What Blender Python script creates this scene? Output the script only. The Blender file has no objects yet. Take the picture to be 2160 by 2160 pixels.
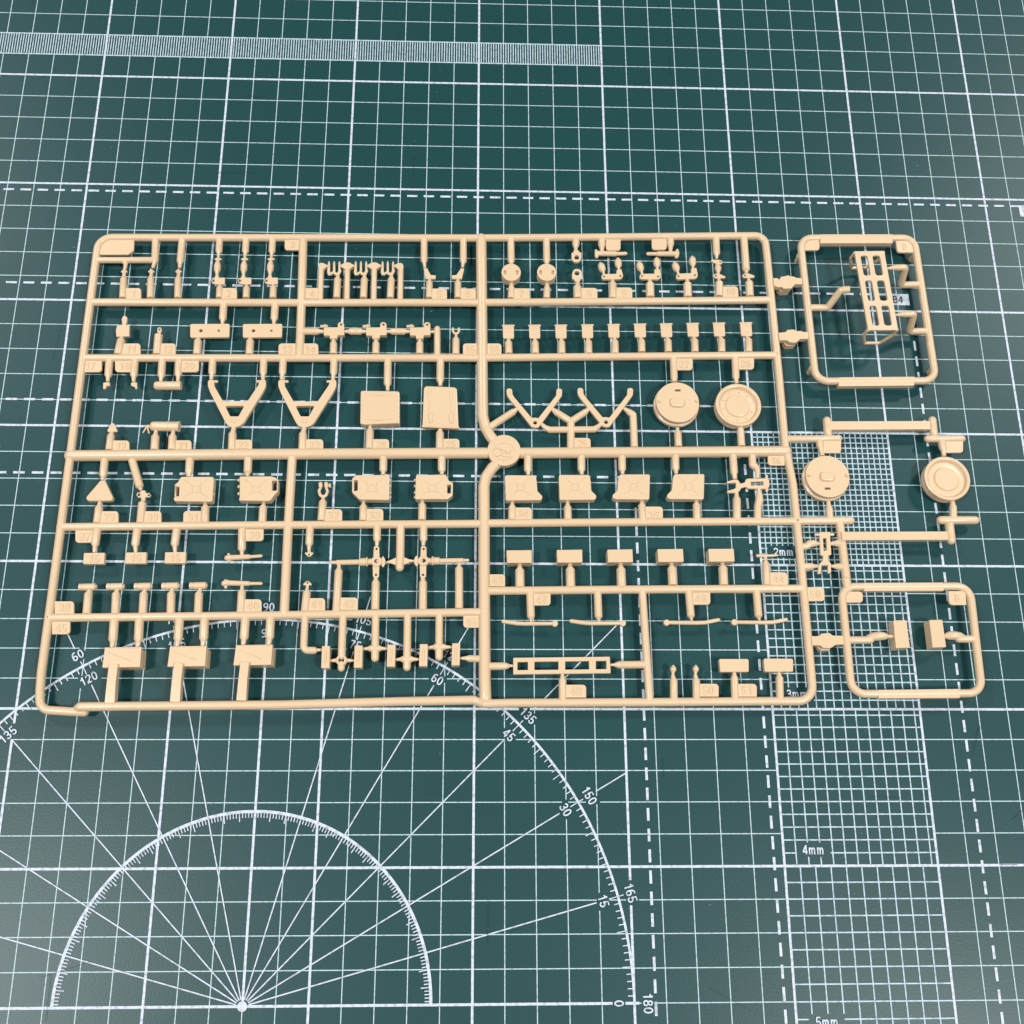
import bpy, bmesh, math, random
from mathutils import Vector, Matrix

# ------------------------------------------------------------------ camera, world, lamps, exposure
S = 0.001                       # everything below is measured in millimetres on the mat
scene = bpy.context.scene
cam_data = bpy.data.cameras.new('camera'); cam = bpy.data.objects.new('camera', cam_data)
scene.collection.objects.link(cam); scene.camera = cam
cam_data.sensor_width = 36.0; cam_data.lens = 37.8810; cam_data.clip_start = 0.01; cam_data.clip_end = 50
cam.matrix_world = Matrix([[0.999398, -0.007069, -0.033965, -0.00011], [-0.003634, 0.952306, -0.305122, -0.296986], [0.034502, 0.305061, 0.951708, 0.361247], [0.0, 0.0, 0.0, 1.0]])
world = bpy.data.worlds.new('World'); scene.world = world; world.use_nodes = True
wb = world.node_tree.nodes['Background']; wb.inputs[0].default_value = (0.93, 0.97, 1.0, 1); wb.inputs[1].default_value = 0.11
def ceiling_lamp(name, loc, size, power, colour, aim=(0, -0.18, 0)):
    d = bpy.data.lights.new(name, 'AREA'); d.shape = 'RECTANGLE'; d.size, d.size_y = size; d.energy = power; d.color = colour
    o = bpy.data.objects.new(name, d); scene.collection.objects.link(o); o.location = loc
    o.rotation_euler = (Vector(aim) - Vector(loc)).to_track_quat('-Z', 'Y').to_euler()
    return o
ceiling_lamp('ceiling_lamp', (-1.00, -0.56, 1.95), (0.30, 0.26), 24, (1.0, 0.985, 0.965))
ceiling_lamp('ceiling_lamp', (0.98, -0.86, 1.95), (0.30, 0.26), 27, (1.0, 0.985, 0.96))
ceiling_lamp('ceiling_lamp', (-1.60, 1.25, 1.95), (0.34, 0.30), 18, (1.0, 0.99, 0.97))
ceiling_lamp('ceiling_lamp', (1.60, 1.15, 1.95), (0.34, 0.30), 20, (1.0, 0.99, 0.97))
scene.view_settings.view_transform = 'Standard'; scene.view_settings.look = 'None'
scene.view_settings.exposure = 0.14; scene.view_settings.gamma = 1.0; scene.view_settings.use_curve_mapping = False

# ------------------------------------------------------------------ materials
def new_mat(name):
    m = bpy.data.materials.new(name); m.use_nodes = True
    nt = m.node_tree; return m, nt, nt.nodes['Principled BSDF']
def N(nt, kind, **kw):
    n = nt.nodes.new(kind)
    for k, v in kw.items(): setattr(n, k, v)
    return n
def plastic():
    m, nt, b = new_mat('tan_polystyrene')
    tc = N(nt, 'ShaderNodeTexCoord')
    geo = N(nt, 'ShaderNodeNewGeometry')
    n1 = N(nt, 'ShaderNodeTexNoise'); n1.inputs['Scale'].default_value = 60; n1.inputs['Detail'].default_value = 3
    nt.links.new(geo.outputs['Position'], n1.inputs['Vector'])
    mix = N(nt, 'ShaderNodeMixRGB'); mix.inputs[1].default_value = (0.66, 0.488, 0.312, 1); mix.inputs[2].default_value = (0.715, 0.535, 0.348, 1)
    nt.links.new(n1.outputs['Fac'], mix.inputs[0]); nt.links.new(mix.outputs[0], b.inputs['Base Color'])
    b.inputs['Roughness'].default_value = 0.30
    b.inputs['Specular IOR Level'].default_value = 0.5
    n2 = N(nt, 'ShaderNodeTexNoise'); n2.inputs['Scale'].default_value = 1400; n2.inputs['Detail'].default_value = 2
    nt.links.new(geo.outputs['Position'], n2.inputs['Vector'])
    bp = N(nt, 'ShaderNodeBump'); bp.inputs['Strength'].default_value = 0.22; bp.inputs['Distance'].default_value = 0.00025
    nt.links.new(n2.outputs['Fac'], bp.inputs['Height']); nt.links.new(bp.outputs[0], b.inputs['Normal'])
    return m
def mat_vinyl():
    m, nt, b = new_mat('green_vinyl')
    geo = N(nt, 'ShaderNodeNewGeometry')
    n1 = N(nt, 'ShaderNodeTexNoise'); n1.inputs['Scale'].default_value = 14; n1.inputs['Detail'].default_value = 6; n1.inputs['Roughness'].default_value = 0.6
    nt.links.new(geo.outputs['Position'], n1.inputs['Vector'])
    mix = N(nt, 'ShaderNodeMixRGB'); mix.inputs[1].default_value = (0.0085, 0.0490, 0.0520, 1); mix.inputs[2].default_value = (0.0100, 0.0575, 0.0610, 1)
    nt.links.new(n1.outputs['Fac'], mix.inputs[0])
    # pale specks of dust and worn dots
    v = N(nt, 'ShaderNodeTexVoronoi'); v.inputs['Scale'].default_value = 420
    nt.links.new(geo.outputs['Position'], v.inputs['Vector'])
    r1 = N(nt, 'ShaderNodeMapRange'); r1.inputs[1].default_value = 0.10; r1.inputs[2].default_value = 0.04; r1.inputs[3].default_value = 0; r1.inputs[4].default_value = 1
    nt.links.new(v.outputs['Distance'], r1.inputs[0])
    n3 = N(nt, 'ShaderNodeTexNoise'); n3.inputs['Scale'].default_value = 55; n3.inputs['Detail'].default_value = 4
    nt.links.new(geo.outputs['Position'], n3.inputs['Vector'])
    r2 = N(nt, 'ShaderNodeMapRange'); r2.inputs[1].default_value = 0.60; r2.inputs[2].default_value = 0.72
    nt.links.new(n3.outputs['Fac'], r2.inputs[0])
    mu = N(nt, 'ShaderNodeMath', operation='MULTIPLY'); nt.links.new(r1.outputs[0], mu.inputs[0]); nt.links.new(r2.outputs[0], mu.inputs[1])
    mu2 = N(nt, 'ShaderNodeMath', operation='MULTIPLY'); mu2.inputs[1].default_value = 0.35; nt.links.new(mu.outputs[0], mu2.inputs[0])
    mix2 = N(nt, 'ShaderNodeMixRGB'); mix2.inputs[2].default_value = (0.32, 0.38, 0.38, 1)
    nt.links.new(mu2.outputs[0], mix2.inputs[0]); nt.links.new(mix.outputs[0], mix2.inputs[1]); nt.links.new(mix2.outputs[0], b.inputs['Base Color'])
    b.inputs['Roughness'].default_value = 0.37; b.inputs['Specular IOR Level'].default_value = 0.31
    n2 = N(nt, 'ShaderNodeTexNoise'); n2.inputs['Scale'].default_value = 1500; n2.inputs['Detail'].default_value = 3
    nt.links.new(geo.outputs['Position'], n2.inputs['Vector'])
    bp = N(nt, 'ShaderNodeBump'); bp.inputs['Strength'].default_value = 0.2; bp.inputs['Distance'].default_value = 0.00012
    nt.links.new(n2.outputs['Fac'], bp.inputs['Height']); nt.links.new(bp.outputs[0], b.inputs['Normal'])
    return m
def ink(name, col, rough=0.5):
    m, nt, b = new_mat(name)
    geo = N(nt, 'ShaderNodeNewGeometry')
    n1 = N(nt, 'ShaderNodeTexNoise'); n1.inputs['Scale'].default_value = 700; n1.inputs['Detail'].default_value = 3
    nt.links.new(geo.outputs['Position'], n1.inputs['Vector'])
    mix = N(nt, 'ShaderNodeMixRGB'); mix.inputs[1].default_value = tuple(c * 0.74 for c in col) + (1,); mix.inputs[2].default_value = tuple(min(1, c * 1.14) for c in col) + (1,)
    rr = N(nt, 'ShaderNodeMapRange'); rr.inputs[1].default_value = 0.34; rr.inputs[2].default_value = 0.52
    nt.links.new(n1.outputs['Fac'], rr.inputs[0]); nt.links.new(rr.outputs[0], mix.inputs[0]); nt.links.new(mix.outputs[0], b.inputs['Base Color'])
    b.inputs['Roughness'].default_value = rough; b.inputs['Specular IOR Level'].default_value = 0.35
    return m
PLASTIC = plastic(); VINYL = mat_vinyl()
WHITE_INK = ink('white_ink', (0.51, 0.57, 0.65)); PALE_INK = ink('pale_green_ink', (0.45, 0.59, 0.625)); GRID_INK = ink('pale_blue_ink', (0.42, 0.54, 0.61)); DARK_INK = ink('dark_ink', (0.03, 0.045, 0.05))

# ------------------------------------------------------------------ mesh helpers (millimetres in, metres out)
def link(o):
    scene.collection.objects.link(o); return o
def to_object(name, geo, material, parent=None):
    """geo: list of (verts, faces, smooth) in mm -> one mesh object with its origin at its own middle"""
    verts = []; faces = []; rounds = []
    for g in geo:
        v, f = g[0], g[1]; rounds += [len(g) > 2] * len(f)
        k = len(verts); verts += v; faces += [tuple(i + k for i in q) for q in f]
    xs = [min(v[i] for v in verts) for i in range(3)]; xe = [max(v[i] for v in verts) for i in range(3)]
    c = Vector(((xs[0] + xe[0]) / 2, (xs[1] + xe[1]) / 2, xs[2])) * S
    me = bpy.data.meshes.new(name)
    me.from_pydata([Vector(v) * S - c for v in verts], [], faces)
    me.update()
    bm = bmesh.new(); bm.from_mesh(me)
    for i, q in enumerate(bm.faces): q.smooth = True; q.tag = rounds[i]
    for ed in bm.edges:
        if len(ed.link_faces) == 2:
            ed.smooth = ed.calc_face_angle(0.0) < math.radians(40 if all(q.tag for q in ed.link_faces) else 21)
    bm.to_mesh(me); bm.free()
    me.materials.append(material)
    o = link(bpy.data.objects.new(name, me))
    o['abs'] = (c.x, c.y, c.z)
    if parent is not None:
        o.parent = parent; pa = parent['abs']; o.location = (c.x - pa[0], c.y - pa[1], c.z - pa[2])
    else: o.location = c
    return o
def fillet_path(pts, rad):
    if rad <= 0 or len(pts) < 3: return pts
    out = [pts[0]]
    for a, b, c in zip(pts, pts[1:], pts[2:]):
        A, B, Cc = Vector(a[:3]), Vector(b[:3]), Vector(c[:3])
        u = A - B; w = Cc - B; lu, lw = u.length, w.length
        if lu < 1e-6 or lw < 1e-6: continue
        u /= lu; w /= lw
        ang = u.angle(w)
        if ang > 2.9: out.append(b); continue
        t = min(rad / math.tan(ang / 2), lu * 0.49, lw * 0.49)
        r = t * math.tan(ang / 2)
        bis = (u + w).normalized(); cen = B + bis * (r / math.sin(ang / 2))
        p0 = B + u * t; p1 = B + w * t
        v0 = p0 - cen; v1 = p1 - cen
        n = max(3, int((math.pi - ang) / 0.2))
        for i in range(n + 1):
            v = v0.normalized().slerp(v1.normalized(), i / n) * r
            q = cen + v
            out.append((q.x, q.y, q.z, b[3]))
    out.append(pts[-1])
    return out
def tube(pts, fil=0, cap=1, sides=14, twist=0.0):
    P = fillet_path(pts, fil)
    Q = [P[0]]
    for p in P[1:]:
        if (Vector(p[:3]) - Vector(Q[-1][:3])).length > 1e-3: Q.append(p)
    P = Q
    if cap:
        def ends(p, q):
            d = (Vector(p[:3]) - Vector(q[:3])).normalized(); r = p[3]
            return [tuple(Vector(p[:3]) + d * (r * math.sin(a))) + (r * max(math.cos(a), 0.02),) for a in (1.57, 1.2, 0.85, 0.45)]
        P = ends(P[0], P[1]) + P + ends(P[-1], P[-2])[::-1]
    n = len(P); pos = [Vector(p[:3]) for p in P]
    verts = []; faces = []
    prev = None
    for i in range(n):
        t = (pos[min(i + 1, n - 1)] - pos[max(i - 1, 0)])
        if t.length < 1e-9: t = Vector((1, 0, 0))
        t.normalize()
        up = Vector((0, 0, 1)) if abs(t.z) < 0.93 else Vector((0, 1, 0))
        if prev is not None:
            x = prev - t * prev.dot(t)
            x = x.normalized() if x.length > 1e-5 else up.cross(t).normalized()
        else: x = up.cross(t).normalized()
        prev = x; y = t.cross(x)
        for k in range(sides):
            a = math.tau * k / sides + twist
            verts.append(tuple(pos[i] + (x * math.cos(a) + y * math.sin(a)) * P[i][3]))
    for i in range(n - 1):
        for k in range(sides):
            a = i * sides + k; b = i * sides + (k + 1) % sides
            faces.append((a, b, b + sides, a + sides))
    faces.append(tuple(range(sides))[::-1]); faces.append(tuple(range((n - 1) * sides, n * sides)))
    return verts, faces
def lathe(cx, cy, seg, prof):
    verts = []; faces = []; rings = []
    for r, z in prof:
        if r < 1e-6: rings.append([len(verts)]); verts.append((cx, cy, z))
        else:
            rings.append(list(range(len(verts), len(verts) + seg)))
            verts += [(cx + r * math.cos(math.tau * k / seg), cy + r * math.sin(math.tau * k / seg), z) for k in range(seg)]
    for A, B in zip(rings, rings[1:]):
        for k in range(seg):
            j = (k + 1) % seg
            if len(A) == 1: faces.append((A[0], B[k], B[j]))
            elif len(B) == 1: faces.append((A[k], B[0], A[j]))
            else: faces.append((A[k], B[k], B[j], A[j]))
    return verts, faces
def round_poly(pts, rads):
    n = len(pts); out = []
    for i in range(n):
        A, B, Cc = Vector(pts[i - 1]), Vector(pts[i]), Vector(pts[(i + 1) % n])
        r = rads[i]
        u = A - B; w = Cc - B; lu, lw = u.length, w.length
        if r <= 0 or lu < 1e-4 or lw < 1e-4: out.append(tuple(B)); continue
        u /= lu; w /= lw; ang = u.angle(w)
        if ang > 2.85: out.append(tuple(B)); continue
        t = min(r / math.tan(ang / 2), lu * 0.45, lw * 0.45); rr = t * math.tan(ang / 2)
        bis = (u + w).normalized(); cen = B + bis * (rr / math.sin(ang / 2))
        v0 = B + u * t - cen; v1 = B + w * t - cen
        a0 = math.atan2(v0.y, v0.x); a1 = math.atan2(v1.y, v1.x)
        d = (a1 - a0 + math.pi) % math.tau - math.pi
        m = max(2, int(abs(d) / 0.35))
        for k in range(m + 1):
            a = a0 + d * k / m; out.append((cen.x + rr * math.cos(a), cen.y + rr * math.sin(a)))
    return out
def eval_curve(cu, cz=0.0):
    o = bpy.data.objects.new('tmp', cu); scene.collection.objects.link(o)
    dg = bpy.context.evaluated_depsgraph_get(); dg.update()
    me = o.evaluated_get(dg).to_mesh()
    v = [(p.co.x, p.co.y, p.co.z + cz) for p in me.vertices]; f = [tuple(p.vertices) for p in me.polygons]
    o.evaluated_get(dg).to_mesh_clear()
    bpy.data.objects.remove(o); bpy.data.curves.remove(cu)
    return v, f
def plate(z0, z1, outline, holes, bev):
    cu = bpy.data.curves.new('tmp', 'CURVE'); cu.dimensions = '2D'; cu.fill_mode = 'BOTH'
    bev = min(bev, (z1 - z0) * 0.45)
    cu.extrude = (z1 - z0) / 2 - bev; cu.bevel_depth = bev; cu.bevel_resolution = 1; cu.offset = -bev
    for ring in [outline] + holes:
        sp = cu.splines.new('POLY'); sp.points.add(len(ring) - 1); sp.use_cyclic_u = True
        for p, q in zip(sp.points, ring): p.co = (q[0], q[1], 0, 1)
    return eval_curve(cu, (z0 + z1) / 2)
def _arc(cx, cy, rx, ry, a0, a1, n=14):
    return [(cx + rx * math.cos(math.radians(a0 + (a1 - a0) * k / n)), cy + ry * math.sin(math.radians(a0 + (a1 - a0) * k / n))) for k in range(n + 1)]
# plain grotesque figures as pen strokes in a box 0.56 wide and 1 high: (advance, [(closed, points)])
GLYPH = {
 '0': (.70, [(1, _arc(.29, .5, .22, .43, 90, 450 - 15, 22))]),
 '1': (.66, [(0, [(.10, .70), (.22, .74), (.31, .82), (.34, .99)]), (0, [(.36, .99), (.36, .0)])]),
 '2': (.69, [(0, _arc(.29, .69, .21, .24, 175, -30, 12) + [(.30, .33), (.12, .18), (.07, .07)]), (0, [(.03, .07), (.53, .07)])]),
 '3': (.69, [(0, _arc(.28, .71, .19, .22, 165, -80, 12)), (0, _arc(.28, .28, .22, .21, 85, -170, 14)), (0, [(.20, .50), (.33, .50)])]),
 '4': (.69, [(0, [(.40, .99), (.40, .0)]), (0, [(.38, .93), (.05, .31)]), (0, [(.02, .27), (.55, .27)])]),
 '5': (.69, [(0, [(.51, .93), (.15, .93), (.10, .48)]), (0, _arc(.28, .30, .22, .24, 150, -165, 16))]),
 '6': (.69, [(1, _arc(.29, .30, .21, .24, 90, 435, 18)), (0, _arc(.34, .50, .26, .43, 60, 190, 10))]),
 '7': (.66, [(0, [(.04, .92), (.52, .92)]), (0, [(.50, .88), (.30, .50), (.20, .0)])]),
 '8': (.69, [(1, _arc(.29, .72, .18, .21, 90, 435, 18)), (1, _arc(.29, .28, .22, .22, 90, 435, 18))]),
 '9': (.69, [(1, _arc(.29, .70, .21, .23, 90, 435, 18)), (0, _arc(.24, .50, .26, .43, -120, 10, 10))]),
 'm': (.92, [(0, [(.08, .72), (.08, .0)]), (0, [(.08, .40)] + _arc(.22, .47, .13, .19, 150, 0, 8) + [(.35, .0)]), (0, [(.36, .40)] + _arc(.50, .47, .14, .19, 150, 0, 8) + [(.64, .0)])]),
 'A': (.74, [(0, [(.02, .0), (.30, .98)]), (0, [(.30, .98), (.58, .0)]), (0, [(.12, .32), (.48, .32)])]),
 'B': (.76, [(0, [(.10, .0), (.10, 1.0)]), (0, [(.10, .94), (.30, .94)] + _arc(.32, .73, .18, .21, 90, -90, 8) + [(.10, .52)]), (0, [(.10, .52)] + _arc(.34, .29, .20, .23, 90, -90, 8) + [(.10, .06)])]),
}
def ribbon(pts, closed, w, z):
    n = len(pts); v = []; f = []
    for i in range(n):
        a = pts[i - 1] if i or closed else pts[0]; b = pts[(i + 1) % n] if i < n - 1 or closed else pts[-1]
        dx, dy = b[0] - a[0], b[1] - a[1]; d = math.hypot(dx, dy) or 1
        nx, ny = -dy / d * w / 2, dx / d * w / 2
        v += [(pts[i][0] + nx, pts[i][1] + ny, z), (pts[i][0] - nx, pts[i][1] - ny, z)]
    for i in range(n if closed else n - 1):
        j = (i + 1) % n; f.append((2 * i, 2 * i + 1, 2 * j + 1, 2 * j))
    return v, f
def lettering(x, y, z, text, size, rot=0.0, weight=0.15, raised=0.0):
    """flat pen-stroke lettering centred on x, y; raised > 0 makes it moulded relief of that height"""
    total = sum(GLYPH[c][0] for c in text) - 0.12
    V = []; F = []; cx = -total / 2; lift = 0
    for c in text:
        for closed, pts in GLYPH[c][1]:
            P = [((cx + px) * size, (py - 0.5) * size) for px, py in pts]
            lift += 1; zz = 0.004 * (lift % 5)
            v, f = ribbon(P, closed, weight * size, zz)
            if raised > 0:
                m = len(v); v = [(a, b, zz + raised) for a, b, q in v] + [(a, b, -0.05) for a, b, q in v]
                n = len(pts); side = []
                for i in range(n if closed else n - 1):
                    j = (i + 1) % n
                    side += [(2 * i, 2 * j, 2 * j + m, 2 * i + m), (2 * j + 1, 2 * i + 1, 2 * i + 1 + m, 2 * j + 1 + m)]
                if not closed: side += [(1, 0, m, m + 1), (2 * n - 2, 2 * n - 1, 2 * n - 1 + m, 2 * n - 2 + m)]
                f = f + side
            k = len(V); V += v; F += [tuple(q + k for q in t) for t in f]
        cx += GLYPH[c][0]
    co, si = math.cos(rot), math.sin(rot)
    return [(x + a * co - b * si, y + a * si + b * co, z + d) for a, b, d in V], F
def prim(p):
    k = p[0]
    if k == 't': return tube(p[3], p[1], p[2]) + (1,)
    if k == 't4': return tube([(a, b, c, r) for a, b, c, r in p[1]], 0, 0, 4, math.pi / 4)
    if k == 'l': return lathe(p[1], p[2], p[3], p[4])
    if k == 'p':
        hs = []
        for h in p[6]:
            if h[0] == 'c': hs.append([(h[1] + h[3] * math.cos(math.tau * i / 16), h[2] + h[3] * math.sin(math.tau * i / 16)) for i in range(16)])
            else: hs.append(round_poly(h[2], [h[1]] * len(h[2])))
        return plate(p[1], p[2], round_poly(p[5], [p[3]] * len(p[5])), hs, p[4])
    if k == 'q': return plate(p[1], p[2], round_poly(p[5], p[3]), [], p[4])
    if k == 'x': return lettering(p[1], p[2], p[3], p[4], p[5], p[6], 0.14, 0.24)

# ------------------------------------------------------------------ cutting mat with its print
def strip(x0, y0, x1, y1, w, z):
    d = math.hypot(x1 - x0, y1 - y0); nx, ny = -(y1 - y0) / d * w / 2, (x1 - x0) / d * w / 2
    return [(x0 + nx, y0 + ny, z), (x0 - nx, y0 - ny, z), (x1 - nx, y1 - ny, z), (x1 + nx, y1 + ny, z)], [(0, 1, 2, 3)]
X0, X1, Y0, Y1 = -330.0, 330.0, -460.0, 190.0
mat = to_object('cutting_mat', [plate(-3.0, 0.0, round_poly([(X0, Y0), (X1, Y0), (X1, Y1), (X0, Y1)], [8] * 4), [], 0.3)], VINYL)
mat['label'] = 'dark green self healing cutting mat printed with white grid lines'; mat['category'] = 'cutting mat'
PC = (-70.0, -340.0)            # centre of the printed protractor
def polar(r, deg): return PC[0] + r * math.cos(math.radians(deg)), PC[1] + r * math.sin(math.radians(deg))
# cleared patches round the figures: (x, y, angle, half width, half height)
gaps = []
LAB = {0: ('0', '180'), 15: ('15', '165'), 30: ('30', '150'), 45: ('45', '135'), 60: ('60', '120'), 75: ('75', '105'), 90: ('90', '90'), 105: ('105', '75'), 120: ('120', '60'), 135: ('135', '45'), 150: ('150', '30'), 165: ('165', '15'), 180: ('180', '0')}
RI, RO = 115.2, 124.2
for a, (ti, to) in LAB.items():
    for r, t in ((RI, ti), (RO, to)):
        x, y = polar(r, a); gaps.append((x, y, math.radians(a - 90), 1.02 * len(t) + 0.6, 2.0))
def blocked_by(g, px, py, dx, dy):
    """where the line p + t d runs through the tilted patch g"""
    c, s = math.cos(g[2]), math.sin(g[2]); lo, hi = -1e9, 1e9
    for ux, uy, h in ((c, s, g[3]), (-s, c, g[4])):
        o = (px - g[0]) * ux + (py - g[1]) * uy; d = dx * ux + dy * uy
        if abs(d) < 1e-9:
            if abs(o) > h: return None
            continue
        t0, t1 = sorted(((-h - o) / d, (h - o) / d)); lo = max(lo, t0); hi = min(hi, t1)
    return (lo, hi) if hi > lo else None
def cut(a, b, blocked):
    segs = [(a, b)]
    for lo, hi in blocked:
        nxt = []
        for p, q in segs:
            if hi <= p or lo >= q: nxt.append((p, q)); continue
            if lo > p: nxt.append((p, lo))
            if hi < q: nxt.append((hi, q))
        segs = nxt
    return [s for s in segs if s[1] - s[0] > 0.3]
def hline(y, a, b, w, z, extra=()):
    bl = [q for q in (blocked_by(g, 0, y, 1, 0) for g in gaps) if q] + list(extra)
    return [strip(p, y, q, y, w, z) for p, q in cut(a, b, bl)]
def vline(x, a, b, w, z, extra=()):
    bl = [q for q in (blocked_by(g, x, 0, 0, 1) for g in gaps) if q] + list(extra)
    return [strip(x, p, x, q, w, z) for p, q in cut(a, b, bl)]
THIN, BOLD, RAY = 0.29, 0.80, 0.40
e = 4.0
thin_h, thin_v, bold_h, bold_v = [], [], [], []
box = (100.0, 150.0)            # columns of the millimetre grids
for j in range(-45, 19):
    y = 10.0 * j
    ex = [box] if -350 < y < -150 else []
    if j % 5 == 0: bold_h += hline(y, X0 + e, X1 - e, BOLD, 0.10)
    elif j != -34: thin_h += hline(y, X0 + e, X1 - e, THIN, 0.04, ex)
    else: thin_h += hline(y, 50.0, X1 - e, THIN, 0.04, ex)
for i in range(-32, 33):
    x = 10.0 * i
    ex = [(-350.0, -150.0)] if 100 < x < 150 else []
    if i % 5 == 0: bold_v += vline(x, Y0 + e, Y1 - e, BOLD, 0.13)
    elif i != -7: thin_v += vline(x, Y0 + e, Y1 - e, THIN, 0.07, ex)
    else: thin_v += vline(x, Y0 + e, PC[1], THIN, 0.07) + vline(x, PC[1] + RO, Y1 - e, THIN, 0.07)
bold_h += hline(PC[1], X0 + e, 51.5, BOLD, 0.10)
bold_v += vline(PC[0], PC[1], PC[1] + RO, BOLD, 0.13)
to_object('fine_grid_print', thin_h + thin_v, PALE_INK, mat); to_object('bold_grid_print', bold_h + bold_v, WHITE_INK, mat)
# dashed paper size outlines
def dashes(axis, fixed, a, b, start, z):
    g = []; p = start
    while p < b:
        q = min(p + 4.0, b)
        if q > a: g.append(strip(max(p, a), fixed, q, fixed, 0.85, z) if axis == 'h' else strip(fixed, max(p, a), fixed, q, 0.85, z))
        p += 6.413
    return g
for axis, fixed, a, b, st in (('h', -53.0, X0 + e, 214.5, -335.20), ('h', -93.0, X0 + e, 160.0, -335.20), ('h', -140.0, X0 + e, 96.7, -335.20), ('h', -167.9, X0 + e, 56.5, -335.20),
                              ('v', 56.6, -352.0, -167.9, -343.62), ('v', 96.7, Y0 + e, -140.0, -461.57), ('v', 164.5, Y0 + e, -97.5, -462.80)):
    to_object('dashed_line_print', dashes(axis, fixed, a, b, st, 0.16), WHITE_INK, mat)
# paper size flags
def flag(x0, y0, x1, y1, text):
    p = to_object('paper_size_flag', [([(x0, y0, .19), (x1, y0, .19), (x1, y1, .19), (x0, y1, .19)], [(0, 1, 2, 3)])], WHITE_INK, mat)
    to_object('lettering', [lettering((x0 + x1) / 2 - .4, (y0 + y1) / 2, .24, text, 2.9)], DARK_INK, p)
flag(156.6, -97.5, 164.6, -92.7, 'B4'); flag(213.3, -57.7, 221.5, -52.6, 'A3')
# ruler of one millimetre ticks
rul = [strip(X0 + e, y, 50, y, 0.5, 0.16) for y in (10, 20)]
rul += [strip(x, 10, x, 20, 0.40, 0.19) for x in [50 - k for k in range(1, 370)] if x % 50]
to_object('ruler_scale_print', rul, GRID_INK, mat)
# millimetre grids
def mmgrid(step, y0, y1, text, tx, ty):
    g = []; w = 0.41; hw = 5.6; hh = 2.2
    n = int((box[1] - box[0]) / step + 1e-6)
    for k in range(1, n + 1):
        x = box[0] + k * step
        if x > box[1] - 0.5: break
        for p, q in cut(y0, y1, [(ty - hh, ty + hh)] if abs(x - tx) < hw else []): g.append(strip(x, p, x, q, w, 0.16))
    n = int((y1 - y0) / step + 1e-6)
    for k in range(1, n + 1):
        y = y0 + k * step
        if y > y1 - 0.5: break
        for p, q in cut(box[0], box[1], [(tx - hw, tx + hw)] if abs(y - ty) < hh else []): g.append(strip(p, y, q, y, w, 0.19))
    o = to_object('millimetre_grid_print', g, GRID_INK, mat)
    to_object('lettering', [lettering(tx, ty, .22, text, 2.9)], WHITE_INK, o)
mmgrid(2, -200, -150, '2mm', 108.1, -195.2); mmgrid(3, -250, -200, '3mm', 108.6, -244.9); mmgrid(4, -300, -250, '4mm', 109.7, -295.0); mmgrid(5, -350, -300, '5mm', 109.4, -345.7)
# protractor
def arc(r, w, z, a0=0.0, a1=180.0, n=240):
    v = []; f = []
    for k in range(n + 1):
        a = a0 + (a1 - a0) * k / n
        v += [polar(r - w / 2, a) + (z,), polar(r + w / 2, a) + (z,)]
    for k in range(n): f.append((2 * k, 2 * k + 1, 2 * k + 3, 2 * k + 2))
    return v, f
def ticks(r, z, skip15):
    g = []
    for a in range(1, 180):
        if skip15 and a % 15 == 0: continue
        L = 2.7 if a % 5 == 0 else 1.6
        g.append(strip(*polar(r - 0.3, a), *polar(r - 0.3 - L, a), 0.32, z))
    return g
p_small = to_object('small_protractor_print', [arc(57.3, 0.95, .22)] + ticks(57.3, .25, True), WHITE_INK, mat)
g = [arc(120.0, 0.78, .22)] + ticks(120.0, .25, False)
for a in range(15, 180, 15): g.append(strip(*polar(120.3, a), *polar(121.9, a), 0.32, .25))
p_big = to_object('large_protractor_print', g, WHITE_INK, mat)
rays = []
for a in range(15, 180, 15):
    if a == 90: continue
    r0 = 2.0
    rays.append(strip(*polar(r0, a), *polar(RI - 2.3, a), RAY, .28))
    far = (50.0 - PC[0]) / max(math.cos(math.radians(a)), 1e-3) if a < 90 else 260.0
    far = min(far, 128.0 / max(math.sin(math.radians(a)), 1e-3))
    if far > RO + 4: rays.append(strip(*polar(RO + 2.5, a), *polar(far, a), RAY, .28))
v, f = lathe(PC[0], PC[1], 24, [(0, .31), (1.5, .31)])
rays.append((v, f))
to_object('angle_ray_print', rays, WHITE_INK, mat)
for a, (ti, to) in LAB.items():
    for r, t in ((RI, ti), (RO, to)):
        x, y = polar(r, a)
        to_object('degree_number', [lettering(x, y, .34, t, 3.0, math.radians(a - 90))], WHITE_INK, mat)

# knife nicks, scuffs and crumbs on the mat
rnd = random.Random(7)
light, dark = [], []
for x, y, ang, L in ((74.5, -311.6, 2, 1.0), (-47.0, -50.6, 60, 1.4), (-46.4, -51.0, 130, 1.0), (202.6, -50.2, 40, 1.6), (-131.0, -149.6, 5, 2.2), (-128.0, -150.0, 170, 1.5), (30.0, -24.0, 70, .5), (22.0, 1.5, 0, .5), (-152, -114, 0, .35)):
    light.append(strip(x, y, x + L * math.cos(math.radians(ang)), y + L * math.sin(math.radians(ang)), 0.16, 0.37))
for k in range(150):
    x = rnd.uniform(-200, 200); y = rnd.uniform(-345, 70); a = rnd.uniform(0, math.pi); L = rnd.choice((.25, .3, .4, .8)) * rnd.uniform(.5, 1.3)
    light.append(strip(x, y, x + L * math.cos(a), y + L * math.sin(a), rnd.uniform(.1, .22), 0.37))
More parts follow.
